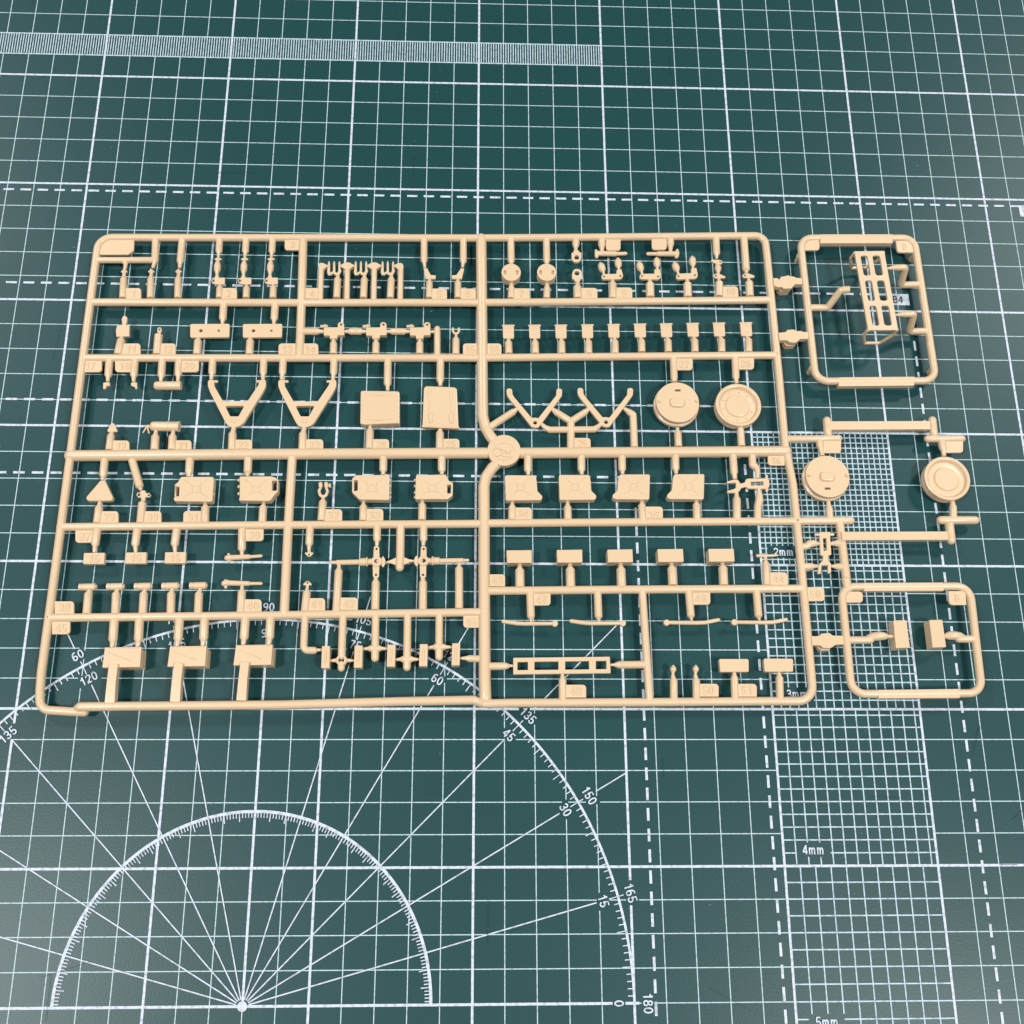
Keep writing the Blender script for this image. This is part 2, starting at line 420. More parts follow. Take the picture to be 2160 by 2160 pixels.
for k in range(46):
    x = rnd.uniform(-200, 200); y = rnd.uniform(-345, 70); a = rnd.choice((0, math.pi / 2, rnd.uniform(0, math.pi))) + rnd.gauss(0, .06); L = rnd.uniform(1.5, 16)
    dark.append(strip(x, y, x + L * math.cos(a), y + L * math.sin(a), rnd.uniform(.06, .12), 0.40))
to_object('scuff_mark', light, ink('scuffed_vinyl', (0.16, 0.22, 0.23)), mat)['kind'] = 'stuff'
to_object('knife_cut', dark, ink('cut_vinyl', (0.012, 0.035, 0.038), 0.7), mat)['kind'] = 'stuff'

# ------------------------------------------------------------------ the sprue
PARTS = [
('outer_frame_runner',None,[('t',5.2,1,[(-126.41,-251.66,4,1.45),(-130.68,-251.48,4,1.45),(-140.76,-250.88,4,1.45),(-141.51,-244.45,4,1.45),(-141.78,-238.62,4,1.45),(-141.6,-203.76,4,1.45),(-141.52,-152.04,4,1.45),(-141.44,-75.94,4,1.45),(-65.54,-74.7,4,1.45),(1.35,-73.6,4,1.45),(32.15,-72.82,4,1.45),(60.05,-72.01,4,1.45),(102.02,-70.84,4,1.45),(109.91,-70.62,4,1.45),(110.15,-80.64,4,1.45),(110.71,-129.32,4,1.45),(110.76,-156.72,4,1.45),(112.36,-171.4,4,1.45),(112.74,-202.64,4,1.45),(112.85,-234.2,4,1.45),(112.87,-247.85,4,1.45),(97.58,-247.87,4,1.45),(56.3,-248.29,4,1.45),(12.4,-248.55,4,1.45),(3.34,-248.83,4,1.45)])],[]),
('raised_bottom_runner',None,[('t',0.8,1,[(-129.06,-250.78,3.6,1.5),(-127.52,-250.12,5.4,1.5),(-114.3,-249.97,5.6,1.5),(-62.53,-249.48,5.6,1.5),(-24.33,-248.31,5.4,1.5),(-0.26,-247.78,5.2,1.5),(2.17,-248.6,4.2,1.5)])],[]),
('centre_runner',None,[('t',4,1,[(1.36,-73.85,4,2),(1.5,-84.22,4,2),(1.87,-113.67,4,2),(2.13,-138.15,4,2),(2.29,-146.61,4,2),(3.23,-150.78,4,2),(4.88,-153.96,4,2),(8.14,-158.39,4,2)])],[]),
('centre_runner',None,[('t',4,1,[(8.15,-163.76,4,2),(5.64,-166.29,4,2),(3.45,-169.74,4,2),(2.82,-173.16,4,2),(2.93,-185.42,4,2),(3.01,-203.9,4,2),(3.39,-241,4,2),(3.62,-247.03,4,2)])],[]),
('hub_disc','round flat hub disc with a raised swirling emblem where the runners meet',[('l',9.86,-160.19,48,[(0,6.1),(5.3,6.1),(5.75,6),(5.85,5.85),(5.85,3.6),(5.6,2.6),(0,2.6)])],[('emblem',[('t',0,1,[(5.92,-160.63,6.12,0.13),(5.96,-160.43,6.12,0.13),(6.16,-159.76,6.12,0.13),(6.53,-159.14,6.12,0.13),(7.04,-158.59,6.12,0.13),(7.68,-158.14,6.12,0.13),(8.42,-157.81,6.12,0.13),(9.22,-157.62,6.12,0.13),(10.05,-157.58,6.12,0.13),(10.87,-157.68,6.12,0.13),(11.64,-157.92,6.12,0.13),(12.33,-158.3,6.12,0.13),(12.91,-158.78,6.12,0.13),(13.36,-159.36,6.12,0.13),(13.64,-160.01,6.12,0.13)]),('t',0,1,[(6.19,-161.32,6.12,0.12),(6.32,-161.89,6.12,0.12),(6.59,-162.42,6.12,0.12),(6.98,-162.9,6.12,0.12),(7.47,-163.31,6.12,0.12),(8.05,-163.63,6.12,0.12),(8.69,-163.85,6.12,0.12),(9.38,-163.97,6.12,0.12),(10.08,-163.98,6.12,0.12),(10.78,-163.88,6.12,0.12),(11.44,-163.68,6.12,0.12),(12.04,-163.37,6.12,0.12),(12.56,-162.98,6.12,0.12),(12.98,-162.51,6.12,0.12)]),('t',0,1,[(6.53,-162.07,6.12,0.26),(7.15,-162.58,6.12,0.26),(7.88,-162.44,6.12,0.26),(8.49,-161.98,6.12,0.26),(9.23,-162.3,6.12,0.26),(10.2,-162.62,6.12,0.26),(11.43,-162.54,6.12,0.26),(12.65,-162.6,6.12,0.26)]),('t',0,1,[(8.49,-159.56,6.12,0.3),(9.23,-160.01,6.12,0.3),(10.08,-160.46,6.12,0.3),(10.94,-161.04,6.12,0.3)]),('t',0,1,[(6.41,-159.97,6.12,0.2),(6.9,-159.44,6.12,0.2),(7.63,-159.44,6.12,0.2),(8.25,-159.96,6.12,0.2),(8.61,-160.61,6.12,0.2),(9.35,-161.39,6.12,0.2),(10.45,-161.51,6.12,0.2),(11.19,-161.43,6.12,0.2),(11.49,-160.58,6.12,0.2),(12.05,-160.12,6.12,0.2),(12.6,-160.44,6.12,0.2)]),('t',0,1,[(11.92,-161.49,6.12,0.2),(11.86,-161.1,6.12,0.2),(12.04,-160.84,6.12,0.2)]),('t',0,1,[(7.51,-163.56,6.12,0.14),(8.74,-163.74,6.12,0.14),(9.96,-163.7,6.12,0.14),(11.18,-163.46,6.12,0.14)])])]),
('runner',None,[('t',0,1,[(-140.67,-103,4,1.45),(-64.09,-102.07,4,1.45)])],[]),
('runner',None,[('t',0,1,[(-64.09,-102.07,4,1.45),(-28.56,-101.43,4,1.45),(1.06,-101.08,4,1.45)])],[]),
('runner',None,[('t',0,1,[(2.02,-100.96,4,1.45),(55.42,-99.71,4,1.45),(110.15,-98.21,4,1.45)])],[]),
('runner',None,[('t',0,1,[(-65.56,-74.93,4,1.6),(-64.71,-102.28,4,1.6),(-64.2,-123.82,4,1.6)])],[]),
('runner',None,[('t',0,1,[(-141.23,-85.5,4,1.2),(-119.87,-85.13,4,1.2)])],[]),
('runner',None,[('t',0,1,[(-141.38,-125.5,4,1.45),(-59.38,-124.42,4,1.45),(1.09,-123.59,4,1.45)])],[]),
('runner',None,[('t',0,1,[(2.82,-123.51,4,1.45),(54.61,-122.31,4,1.45),(110.49,-121.06,4,1.45)])],[]),
('runner',None,[('t',0,1,[(-141.59,-163.02,4,2),(-77.29,-161.85,4,2),(6,-160.56,4,2)])],[]),
('runner',None,[('t',0,1,[(12.72,-160.56,4,2),(66.84,-159.69,4,2),(110.92,-158.9,4,2)])],[]),
('runner',None,[('t',0,1,[(-141.67,-189.04,4,1.45),(-75.51,-187.9,4,1.45),(2.09,-186.85,4,1.45)])],[]),
('runner',None,[('t',0,1,[(3.08,-186.67,4,1.45),(55.64,-185.86,4,1.45),(110.78,-185.13,4,1.45),(131.68,-184.72,4,1.45)])],[]),
('runner',None,[('t',0,1,[(-64.56,-161.66,4,1.6),(-64.48,-188.17,4,1.6),(-63.99,-218.78,4,1.6)])],[]),
('runner',None,[('t',0,1,[(-141.69,-220.61,4,1.45),(-73.35,-219.56,4,1.45),(2.57,-218.06,4,1.45)])],[]),
('runner',None,[('t',0,1,[(3.5,-210.71,4,1.45),(54.71,-209.97,4,1.45),(112.38,-209.38,4,1.45)])],[]),
('runner',None,[('t',0,1,[(57.07,-209.87,4,1.35),(57.47,-225.8,4,1.35),(58.04,-248.07,4,1.35)])],[]),
('runner',None,[('t',0,1,[(112,-154.15,4,1.3),(130.47,-153.78,4,1.3)])],[]),
('runner',None,[('t',0,1,[(126.57,-147.21,4.8,1.5),(126.43,-152.04,4.8,1.5),(126.92,-153.56,3.4,1.5)])],[]),
('runner',None,[('t',0,1,[(165.19,-146.71,4.8,1.5),(165.09,-151.64,4.8,1.5),(165.79,-153.17,3.4,1.5)])],[]),
('flat_bar',None,[('p',3.7,6.1,0,0.12,[(127.07,-147.96),(163.77,-147.44),(163.65,-150.63),(126.96,-151.18)],[])],[]),
('runner',None,[('t',0,1,[(163.08,-153.56,4,1.35),(175.49,-153.44,4,1.35)])],[]),
('flat_bar',None,[('p',3.7,6.1,0,0.12,[(127.32,-189.46),(164.93,-189.08),(164.85,-192.11),(127.41,-192.47)],[])],[]),
('runner',None,[('t',0,1,[(167.06,-184.48,3.4,1.55),(166.34,-186.9,4.8,1.55),(166.27,-191.96,4.8,1.55)])],[]),
('runner',None,[('t',0,1,[(163.92,-184.37,4,1.5),(176.19,-184.28,4,1.5)])],[]),
('runner',None,[('t',0,1,[(127.69,-184.94,4,1.5),(127.82,-191.46,4,1.5),(127.94,-199.85,4,1.5),(128.16,-208.32,4,1.5)])],[]),
('side_frame_runner','rounded rectangular side frame of round runners',[('t',4.6,0,[(145.34,-71.52,4.8,1.4),(167.48,-71.12,4.8,1.4),(168.49,-130.97,4.8,1.4),(123.88,-131.72,4.8,1.4),(123.21,-71.91,4.8,1.4),(145.34,-71.52,4.8,1.4)])],[]),
('flat_bar',None,[('p',3.7,6.1,0,0.12,[(130.7,-70.88),(158.74,-70.33),(158.39,-74.21),(130.43,-74.75)],[])],[]),
('flat_bar',None,[('p',3.7,6.1,0,0.12,[(132.22,-130.57),(160.23,-129.98),(159.7,-133.44),(131.72,-134.11)],[])],[]),
('side_frame_runner','rounded rectangular side frame of round runners',[('t',4.6,0,[(148.11,-208.66,4.8,1.4),(170.55,-208.45,4.8,1.4),(169.84,-245.23,4.8,1.4),(125.71,-245.58,4.8,1.4),(125.66,-208.86,4.8,1.4),(148.11,-208.66,4.8,1.4)])],[]),
('flat_bar',None,[('p',3.7,6.1,0,0.12,[(133.28,-207.77),(160.86,-207.48),(160.87,-210.38),(133.13,-210.63)],[])],[]),
('flat_bar',None,[('p',3.7,6.1,0,0.12,[(134.29,-244.39),(161.88,-243.99),(161.59,-247),(134.17,-247.18)],[])],[]),
('runner',None,[('t',0,1,[(127.64,-206.56,4.6,1.5),(127.98,-208.85,4.6,1.5)])],[]),
('support_peg',None,[('t',0,0,[(122.78,-79.21,0.02,1),(122.78,-79.21,4.3,1.25)])],[]),
('support_peg',None,[('t',0,0,[(167.37,-77.77,0.02,1),(167.37,-77.77,4.3,1.25)])],[]),
('support_peg',None,[('t',0,0,[(123.34,-126.18,0.02,1),(123.34,-126.18,4.3,1.25)])],[]),
('support_peg',None,[('t',0,0,[(168.64,-125.44,0.02,1),(168.64,-125.44,4.3,1.25)])],[]),
('connector_block',None,[('p',3.2,5.7,0,0.1,[(111.14,-89.93),(112.64,-89.73),(113.64,-90.46),(114.13,-89.27),(116,-88.89),(116.93,-88.52),(117.87,-88.95),(119.24,-89.06),(119.98,-89.57),(122.12,-89.67),(122.09,-92.29),(119.55,-92.24),(118.49,-93.22),(117.76,-94.1),(114.9,-94.23),(114.36,-93.59),(112.8,-93.66),(111.3,-92.9)],[])],[('clip_foot',[('p',0.3,3.25,0,0.1,[(113.3,-90.82),(114.89,-90.53),(117.65,-90.48),(118.54,-91.61),(117.75,-94.03),(114.6,-94.21),(113.52,-93)],[])])]),
('connector_block',None,[('p',3.2,5.7,0,0.1,[(111.48,-112.63),(114.2,-112.26),(114.93,-111.4),(117.18,-111.2),(118.36,-111.82),(120.21,-111.79),(120.64,-112.17),(122.49,-112.14),(122.44,-114.85),(119.35,-115.06),(118.3,-116.12),(117.49,-116.6),(115.2,-116.46),(114.49,-115.71),(111.62,-115.67)],[])],[('clip_foot',[('p',0.3,3.25,0,0.1,[(113.62,-113.47),(115.19,-113.19),(117.91,-113.16),(118.78,-114.25),(118,-116.58),(114.9,-116.75),(113.84,-115.58)],[])])]),
('connector_block',None,[('p',3.2,5.7,0,0.1,[(113.53,-226.18),(115,-226.29),(116.3,-226.1),(117.11,-225.36),(119.89,-225.16),(120.92,-226.01),(124.42,-226.07),(124.5,-229.02),(121.73,-229.1),(120.36,-229.95),(119.59,-230.32),(117.21,-230.22),(116.37,-229.41),(113.62,-229.35)],[])],[('clip_foot',[('p',0.3,3.25,0,0.1,[(115.97,-227.84),(117.48,-227.61),(120.07,-227.61),(120.91,-228.57),(120.16,-230.6),(117.19,-230.72),(116.18,-229.69)],[])])]),
('bent_arm',None,[('t',1.2,0,[(124.47,-101.64,4.8,1.3),(131.1,-101.54,4.8,1.3),(134.33,-97.8,11.5,1.3),(137.33,-97.67,11.8,1.3)])],[]),
('bent_arm',None,[('t',0.9,1,[(167.54,-91.18,4.8,1.25),(160.09,-91.39,4.8,1.25),(158.77,-89.05,13.3,1.25),(155,-89.24,13.5,1.15),(151.61,-89.74,13.6,0.35)])],[]),
('bent_arm',None,[('t',0.9,1,[(168.37,-110.73,4.8,1.25),(161.03,-110.92,4.8,1.25),(159.66,-108.34,13.3,1.25),(155.93,-108.5,13.5,1.15),(152.6,-108.98,13.6,0.35)])],[]),
('slotted_rack','raised slotted carrying rack with six rounded windows and hexagonal end loops',[('p',13.5,14.5,0.1,0.06,[(139.88,-83.23),(151.07,-82.86),(152.59,-115.42),(141.64,-115.66)],[('p',0.95,[(141.88,-85),(144.56,-84.91),(144.99,-93.32),(142.32,-93.4)]),('p',0.95,[(146.35,-84.85),(149.26,-84.76),(149.66,-93.19),(146.77,-93.27)]),('p',0.95,[(142.42,-95.36),(145.09,-95.29),(145.52,-103.73),(142.87,-103.8)]),('p',0.95,[(146.86,-95.24),(149.75,-95.15),(150.16,-103.61),(147.29,-103.69)]),('p',0.95,[(142.97,-105.73),(145.62,-105.66),(146.03,-113.81),(143.4,-113.87)]),('p',0.95,[(147.38,-105.62),(150.25,-105.55),(150.64,-113.71),(147.79,-113.78)])])],[('end_loop',[('t',0.4,0,[(140.12,-83.63,14,0.6),(139.82,-83.63,10.1,0.6),(142.32,-83.63,3.3,0.6),(148.47,-83.27,3.3,0.6),(151.17,-83.27,10.1,0.6),(150.87,-83.27,14,0.6)])]),('end_loop',[('t',0.4,0,[(141.83,-115.27,14,0.6),(141.53,-115.27,10.1,0.6),(144.03,-115.27,3.3,0.6),(149.95,-115.04,3.3,0.6),(152.65,-115.04,10.1,0.6),(152.35,-115.04,14,0.6)])])]),
('gate',None,[('t',0,1,[(126.07,-227.37,4.8,1.3),(133.84,-227.35,4.8,1.3)])],[]),
('gate',None,[('t',0,1,[(133.06,-226.92,4.5,1.2),(134.7,-226.23,4.8,1.45),(137.21,-225.99,5.1,1.55),(138.87,-226.06,5.1,1.3),(139.93,-226.15,5.2,0.7),(141.78,-226.21,5.2,0.5)])],[]),
('gate',None,[('t',0,1,[(170.11,-226.86,4.8,1.3),(164.34,-226.88,4.8,1.3)])],[]),
('gate',None,[('t',0,1,[(166.39,-226.44,4.5,1),(164.83,-225.95,4.8,1.45),(162.49,-225.76,5.1,1.55),(160.99,-225.84,5.1,1.45),(159.67,-225.99,5.1,0.9)])],[]),
('rectangular_box',None,[('p',1.6,6.6,0.2,0.15,[(141.85,-220.93),(146.42,-220.84),(146.51,-230.23),(141.69,-230.47)],[])],[]),
('rectangular_box',None,[('p',1.6,6.6,0.2,0.15,[(154.24,-220.73),(158.79,-220.64),(158.93,-230.01),(154.25,-230.21)],[])],[]),
('number_tag',None,[('q',4.35,5.35,[0,1.15,1.15,0],0.1,[(126.99,-210.63),(132.91,-210.6),(132.51,-214.46),(126.61,-214.49)])],[]),
('number_tag',None,[('q',4.35,5.35,[0,0,0,1.15],0.1,[(162.74,-210.31),(168.74,-210.28),(168.39,-215.18),(162.41,-215.2)])],[('number',[('x',165.57,-212.74,5.35,'B',2.6,0)])]),
('number_tag',None,[('q',4.35,5.35,[0,0,1.15,0],0.1,[(124.7,-72.55),(130.56,-72.44),(130.11,-77.29),(124.28,-77.39)])],[]),
('number_tag',None,[('q',4.35,5.35,[0,0,0,1.15],0.1,[(160.14,-72.81),(166.36,-72.7),(166.25,-77.65),(160.06,-77.75)])],[('number',[('x',163.2,-75.23,5.35,'B',2.6,0)])]),
('corner_tag','large blank tag in the far left corner of the frame',[('p',3.55,4.5,0.8,0.12,[(-140.54,-77.46),(-138.58,-76.82),(-128.17,-76.63),(-127.89,-81.49),(-129.66,-83.16),(-140.32,-83.35)],[])],[]),
('gate',None,[('t',0,0,[(-120.44,-76.03,4,1.35),(-119.74,-85.53,4,1.35),(-119.89,-86.32,4,0.81),(-120.32,-88.51,4,0.6)])],[]),
('gate',None,[('t',0,0,[(-110.55,-75.86,4,1.35),(-110.46,-85.62,4,1.35),(-110.47,-86.42,4,0.81),(-110.48,-88.35,4,0.6)])],[]),
('gate',None,[('t',0,0,[(-131.03,-85.97,4,1.1),(-130.34,-86.45,4,1.1),(-130.37,-87.25,4,0.74),(-130.46,-89.42,4,0.6)])],[]),
('gate',None,[('t',0,0,[(-129.95,-101.15,4,1.3),(-130.43,-93.35,4,1.3),(-130.44,-92.55,4,0.8),(-130.46,-90.65,4,0.6)])],[]),
('hook_fitting','tiny pointed hook fitting between two gates',[('p',3.7,4.5,0.1,0.12,[(-131.72,-90.32),(-131.02,-89.62),(-130.17,-89.51),(-129.14,-90.28),(-129.87,-90.69),(-130.15,-91.28),(-130.66,-91.39)],[]),('t',0,1,[(-130.64,-89.7,4.3,0.55),(-130.25,-90.97,4.3,0.55)])],[]),
('gate',None,[('t',0,0,[(-119.96,-100.99,4,1.3),(-120.55,-93.19,4,1.3),(-120.55,-92.39,4,0.8),(-120.56,-90.49,4,0.6)])],[]),
('hook_fitting','tiny pointed hook fitting between two gates',[('p',3.7,4.5,0.1,0.12,[(-121.83,-90.16),(-121.12,-89.46),(-120.27,-89.35),(-119.25,-90.12),(-119.99,-90.52),(-120.27,-91.12),(-120.78,-91.23)],[]),('t',0,1,[(-120.74,-89.53,4.3,0.55),(-120.36,-90.81,4.3,0.55)])],[]),
('gate',None,[('t',0,0,[(-110,-100.84,4,1.3),(-110.57,-93.03,4,1.3),(-110.57,-92.23,4,0.8),(-110.56,-90.32,4,0.6)])],[]),
('hook_fitting','tiny pointed hook fitting between two gates',[('p',3.7,4.5,0.1,0.12,[(-111.84,-90),(-111.13,-89.29),(-110.27,-89.18),(-109.25,-89.95),(-109.99,-90.36),(-110.29,-90.96),(-110.79,-91.06)],[]),('t',0,1,[(-110.74,-89.37,4.3,0.55),(-110.37,-90.64,4.3,0.55)])],[]),
('number_tag',None,[('q',3.55,4.55,[0,1.15,0,0],0.1,[(-129.04,-97.21),(-123.62,-97.13),(-123.18,-101.44),(-128.59,-101.53)])],[('number',[('x',-126.11,-99.33,4.55,'1',2.9,0)])]),
('gate',None,[('t',0,0,[(-96.74,-75.61,4,1.3),(-96.57,-81.14,4,1.3),(-96.59,-81.94,4,0.69),(-96.62,-83.79,4,0.45)])],[]),
('pin_fitting',None,[('t',0,1,[(-97.5,-84.46,4.1,0.4),(-96.9,-84.35,4.1,0.55),(-96.12,-84.34,4.1,0.55),(-95.59,-84.43,4.1,0.4)])],[]),
('gate',None,[('t',0,1,[(-96.64,-84.64,4,0.45),(-96.64,-85.78,4,0.9),(-96.62,-87.12,4,1.3),(-96.57,-88.86,4,1.25),(-96.58,-89.85,4,0.8),(-96.48,-91.08,4,0.5)])],[]),
('clevis_plate','small clevis plate with one round hole',[('p',3.5,4.6,0.15,0.12,[(-98.17,-93.08),(-97.28,-92.37),(-97.02,-92.37),(-97.09,-91.44),(-95.71,-91.41),(-95.64,-92.35),(-93.39,-92.31),(-93.27,-95.06),(-96.37,-95.11),(-97.97,-94.55)],[('c',-97.57,-93.61,0.55)])],[]),
('gate',None,[('t',0,0,[(-94.86,-100.6,4,1.3),(-95.02,-96.46,4,1.3),(-95.07,-95.73,4,0.72),(-95.14,-94.84,4,0.5)])],[]),
('gate',None,[('t',0,0,[(-86.89,-75.43,4,1.3),(-86.75,-80.97,4,1.3),(-86.77,-81.77,4,0.69),(-86.83,-83.62,4,0.45)])],[]),
('pin_fitting',None,[('t',0,1,[(-87.72,-84.29,4.1,0.4),(-87.12,-84.18,4.1,0.55),(-86.33,-84.17,4.1,0.55),(-85.8,-84.26,4.1,0.4)])],[]),
('gate',None,[('t',0,1,[(-86.85,-84.47,4,0.45),(-86.86,-85.62,4,0.9),(-86.85,-86.96,4,1.3),(-86.81,-88.69,4,1.25),(-86.83,-89.68,4,0.8),(-86.74,-90.92,4,0.5)])],[]),
('clevis_plate','small clevis plate with one round hole',[('p',3.5,4.6,0.15,0.12,[(-88.46,-92.92),(-87.56,-92.22),(-87.3,-92.21),(-87.37,-91.28),(-85.99,-91.25),(-85.92,-92.19),(-83.67,-92.15),(-83.57,-94.9),(-86.67,-94.95),(-88.27,-94.39)],[('c',-87.86,-93.45,0.55)])],[]),
('gate',None,[('t',0,0,[(-85.11,-100.45,4,1.3),(-85.23,-96.3,4,1.3),(-85.28,-95.58,4,0.72),(-85.34,-94.69,4,0.5)])],[]),
('gate',None,[('t',0,0,[(-77.01,-75.25,4,1.3),(-76.92,-80.8,4,1.3),(-76.95,-81.6,4,0.69),(-77.02,-83.45,4,0.45)])],[]),
('pin_fitting',None,[('t',0,1,[(-77.92,-84.13,4.1,0.4),(-77.31,-84.02,4.1,0.55),(-76.53,-84,4.1,0.55),(-76,-84.09,4.1,0.4)])],[]),
('gate',None,[('t',0,1,[(-77.05,-84.3,4,0.45),(-77.06,-85.45,4,0.9),(-77.06,-86.79,4,1.3),(-77.04,-88.53,4,1.25),(-77.06,-89.52,4,0.8),(-76.98,-90.76,4,0.5)])],[]),
('clevis_plate','small clevis plate with one round hole',[('p',3.5,4.6,0.15,0.12,[(-78.74,-92.76),(-77.83,-92.06),(-77.57,-92.05),(-77.63,-91.12),(-76.25,-91.09),(-76.19,-92.03),(-73.93,-91.99),(-73.85,-94.75),(-76.96,-94.8),(-78.56,-94.23)],[('c',-78.14,-93.29,0.55)])],[]),
('gate',None,[('t',0,0,[(-75.33,-100.3,4,1.3),(-75.42,-96.15,4,1.3),(-75.47,-95.42,4,0.72),(-75.53,-94.53,4,0.5)])],[]),
('number_tag',None,[('q',3.55,4.55,[0,1.15,0,0],0.1,[(-94.54,-96.62),(-88.68,-96.52),(-88.36,-100.9),(-94.2,-100.99)])],[('number',[('x',-91.44,-98.76,4.55,'2',2.9,0)])]),
('number_tag',None,[('q',3.55,4.55,[0,0,0,1.15],0.1,[(-72.42,-75.52),(-66.36,-75.41),(-66.09,-80.19),(-72.13,-80.3)])],[('number',[('x',-69.25,-77.86,4.55,'3',2.9,0)])]),
('number_tag',None,[('q',3.55,4.55,[0,0,0,0],0.1,[(-63.95,-96.13),(-58.02,-96.04),(-57.79,-100.43),(-63.71,-100.52)])],[('number',[('x',-60.87,-98.28,4.55,'4',2.9,0)])]),
('gate',None,[('t',0,1,[(-57.93,-100.03,4,1.05),(-58.2,-86.97,4,1.05)])],[]),
('flat_gate',None,[('p',3.3,5,0.3,0.12,[(-58.92,-88.07),(-59.18,-86.44),(-58.6,-85.73),(-57.38,-85.81),(-56.12,-86.54),(-55.5,-86.68),(-55.47,-87.27),(-56.42,-87.49),(-57.03,-88.39),(-58.77,-88.42)],[])],[]),
('gate',None,[('t',0,1,[(-48.15,-99.88,4,1.05),(-48.49,-86.81,4,1.05)])],[]),
('flat_gate',None,[('p',3.3,5,0.3,0.12,[(-51.36,-86.61),(-50.71,-86.4),(-49.44,-85.48),(-47.79,-85.35),(-46.26,-86.32),(-45.64,-86.51),(-45.62,-87.01),(-46.31,-87.12),(-47.41,-88.13),(-49.41,-88.16),(-50.59,-87.19),(-51.34,-87.1)],[])],[]),
('gate',None,[('t',0,1,[(-38.26,-99.73,4,1.05),(-38.5,-86.64,4,1.05)])],[]),
('flat_gate',None,[('p',3.3,5,0.3,0.12,[(-41.4,-86.44),(-40.75,-86.23),(-39.47,-85.31),(-37.81,-85.18),(-36.29,-86.15),(-35.67,-86.34),(-35.65,-86.84),(-36.35,-86.95),(-37.45,-87.96),(-39.46,-88),(-40.63,-87.02),(-41.38,-86.94)],[])],[]),
('gate',None,[('t',0,1,[(-28.48,-99.58,4,1.05),(-28.63,-86.48,4,1.05)])],[]),
('flat_gate',None,[('p',3.3,5,0.3,0.12,[(-31.2,-86.27),(-30.59,-85.96),(-29.6,-85.34),(-28.29,-85.32),(-27.7,-86.06),(-27.73,-88.05),(-29.74,-88.08),(-29.98,-87.34),(-31.1,-86.76)],[])],[]),
('rake_head','three pronged fork moulding',[('t',0,1,[(-55.38,-86.8,4.2,0.5),(-55.44,-89.28,4.2,0.5),(-55.13,-90.17,4.2,0.55)]),('t',0,1,[(-55.43,-84.8,4.2,0.22),(-55.4,-85.55,4.2,0.45),(-55.22,-89.18,4.2,0.48)]),('t',0,1,[(-53.51,-84.77,4.2,0.22),(-53.47,-85.52,4.2,0.45),(-53.3,-89.15,4.2,0.48)]),('t',0,1,[(-51.54,-84.74,4.2,0.22),(-51.5,-85.49,4.2,0.45),(-51.34,-89.11,4.2,0.48)]),('t',0,1,[(-55.37,-89.41,4,0.6),(-54.47,-89.94,4,0.6),(-53.63,-89.14,4,0.6),(-52.72,-89.91,4,0.65),(-51.85,-90,4,0.7),(-51.21,-88.6,4,0.6)])],[]),
('gate',None,[('t',0,0,[(-51.92,-99.94,4,1.35),(-51.93,-92.08,4,1.35),(-51.93,-91.28,4,0.81),(-51.93,-90.1,4,0.6)])],[]),
('rake_head','three pronged fork moulding',[('t',0,1,[(-45.45,-86.63,4.2,0.5),(-45.53,-89.12,4.2,0.5),(-45.23,-90.01,4.2,0.55)]),('t',0,1,[(-45.49,-84.63,4.2,0.22),(-45.46,-85.38,4.2,0.45),(-45.31,-89.02,4.2,0.48)]),('t',0,1,[(-43.56,-84.6,4.2,0.22),(-43.53,-85.35,4.2,0.45),(-43.39,-88.98,4.2,0.48)]),('t',0,1,[(-41.59,-84.57,4.2,0.22),(-41.56,-85.32,4.2,0.45),(-41.42,-88.95,4.2,0.48)]),('t',0,1,[(-45.46,-89.25,4,0.6),(-44.56,-89.78,4,0.6),(-43.72,-88.97,4,0.6),(-42.81,-89.75,4,0.65),(-41.93,-89.84,4,0.7),(-41.29,-88.43,4,0.6)])],[]),
('gate',None,[('t',0,0,[(-42.08,-99.79,4,1.35),(-42.03,-91.92,4,1.35),(-42.03,-91.12,4,0.81),(-42.02,-89.94,4,0.6)])],[]),
('rake_head','three pronged fork moulding',[('t',0,1,[(-35.46,-86.46,4.2,0.5),(-35.56,-88.95,4.2,0.5),(-35.26,-89.84,4.2,0.55)]),('t',0,1,[(-35.49,-84.46,4.2,0.22),(-35.46,-85.21,4.2,0.45),(-35.34,-88.85,4.2,0.48)]),('t',0,1,[(-33.55,-84.43,4.2,0.22),(-33.53,-85.18,4.2,0.45),(-33.41,-88.82,4.2,0.48)]),('t',0,1,[(-31.57,-84.4,4.2,0.22),(-31.55,-85.15,4.2,0.45),(-31.44,-88.79,4.2,0.48)]),('t',0,1,[(-35.48,-89.08,4,0.6),(-34.59,-89.62,4,0.6),(-33.74,-88.81,4,0.6),(-32.84,-89.59,4,0.65),(-31.96,-89.67,4,0.7),(-31.3,-88.27,4,0.6)])],[]),
('gate',None,[('t',0,0,[(-32.18,-99.63,4,1.35),(-32.07,-91.76,4,1.35),(-32.06,-90.96,4,0.81),(-32.04,-89.77,4,0.6)])],[]),
('gate',None,[('t',0,0,[(-20.22,-74.24,4,1.3),(-20.02,-83.83,4,1.3),(-19.92,-84.62,4,0.72),(-19.65,-86.83,4,0.5)])],[]),
('gate',None,[('t',0,0,[(-5.41,-73.97,4,1.3),(-5.31,-83.83,4,1.3),(-5.41,-84.62,4,0.72),(-5.64,-86.34,4,0.5)])],[]),
('boot_shaped_bracket','small boot shaped bracket pointing right',[('p',3.6,4.7,0.1,0.12,[(-20.13,-87.3),(-18.82,-87.13),(-17.36,-90.04),(-15.56,-90.11),(-15.53,-91.59),(-19.34,-91.66),(-19.46,-90.22)],[])],[]),
('boot_shaped_bracket','small boot shaped bracket pointing left',[('p',3.6,4.7,0.1,0.12,[(-6.07,-86.91),(-4.97,-87.1),(-5.8,-91.44),(-9.48,-91.5),(-9.5,-90.01),(-7.88,-89.88)],[])],[]),
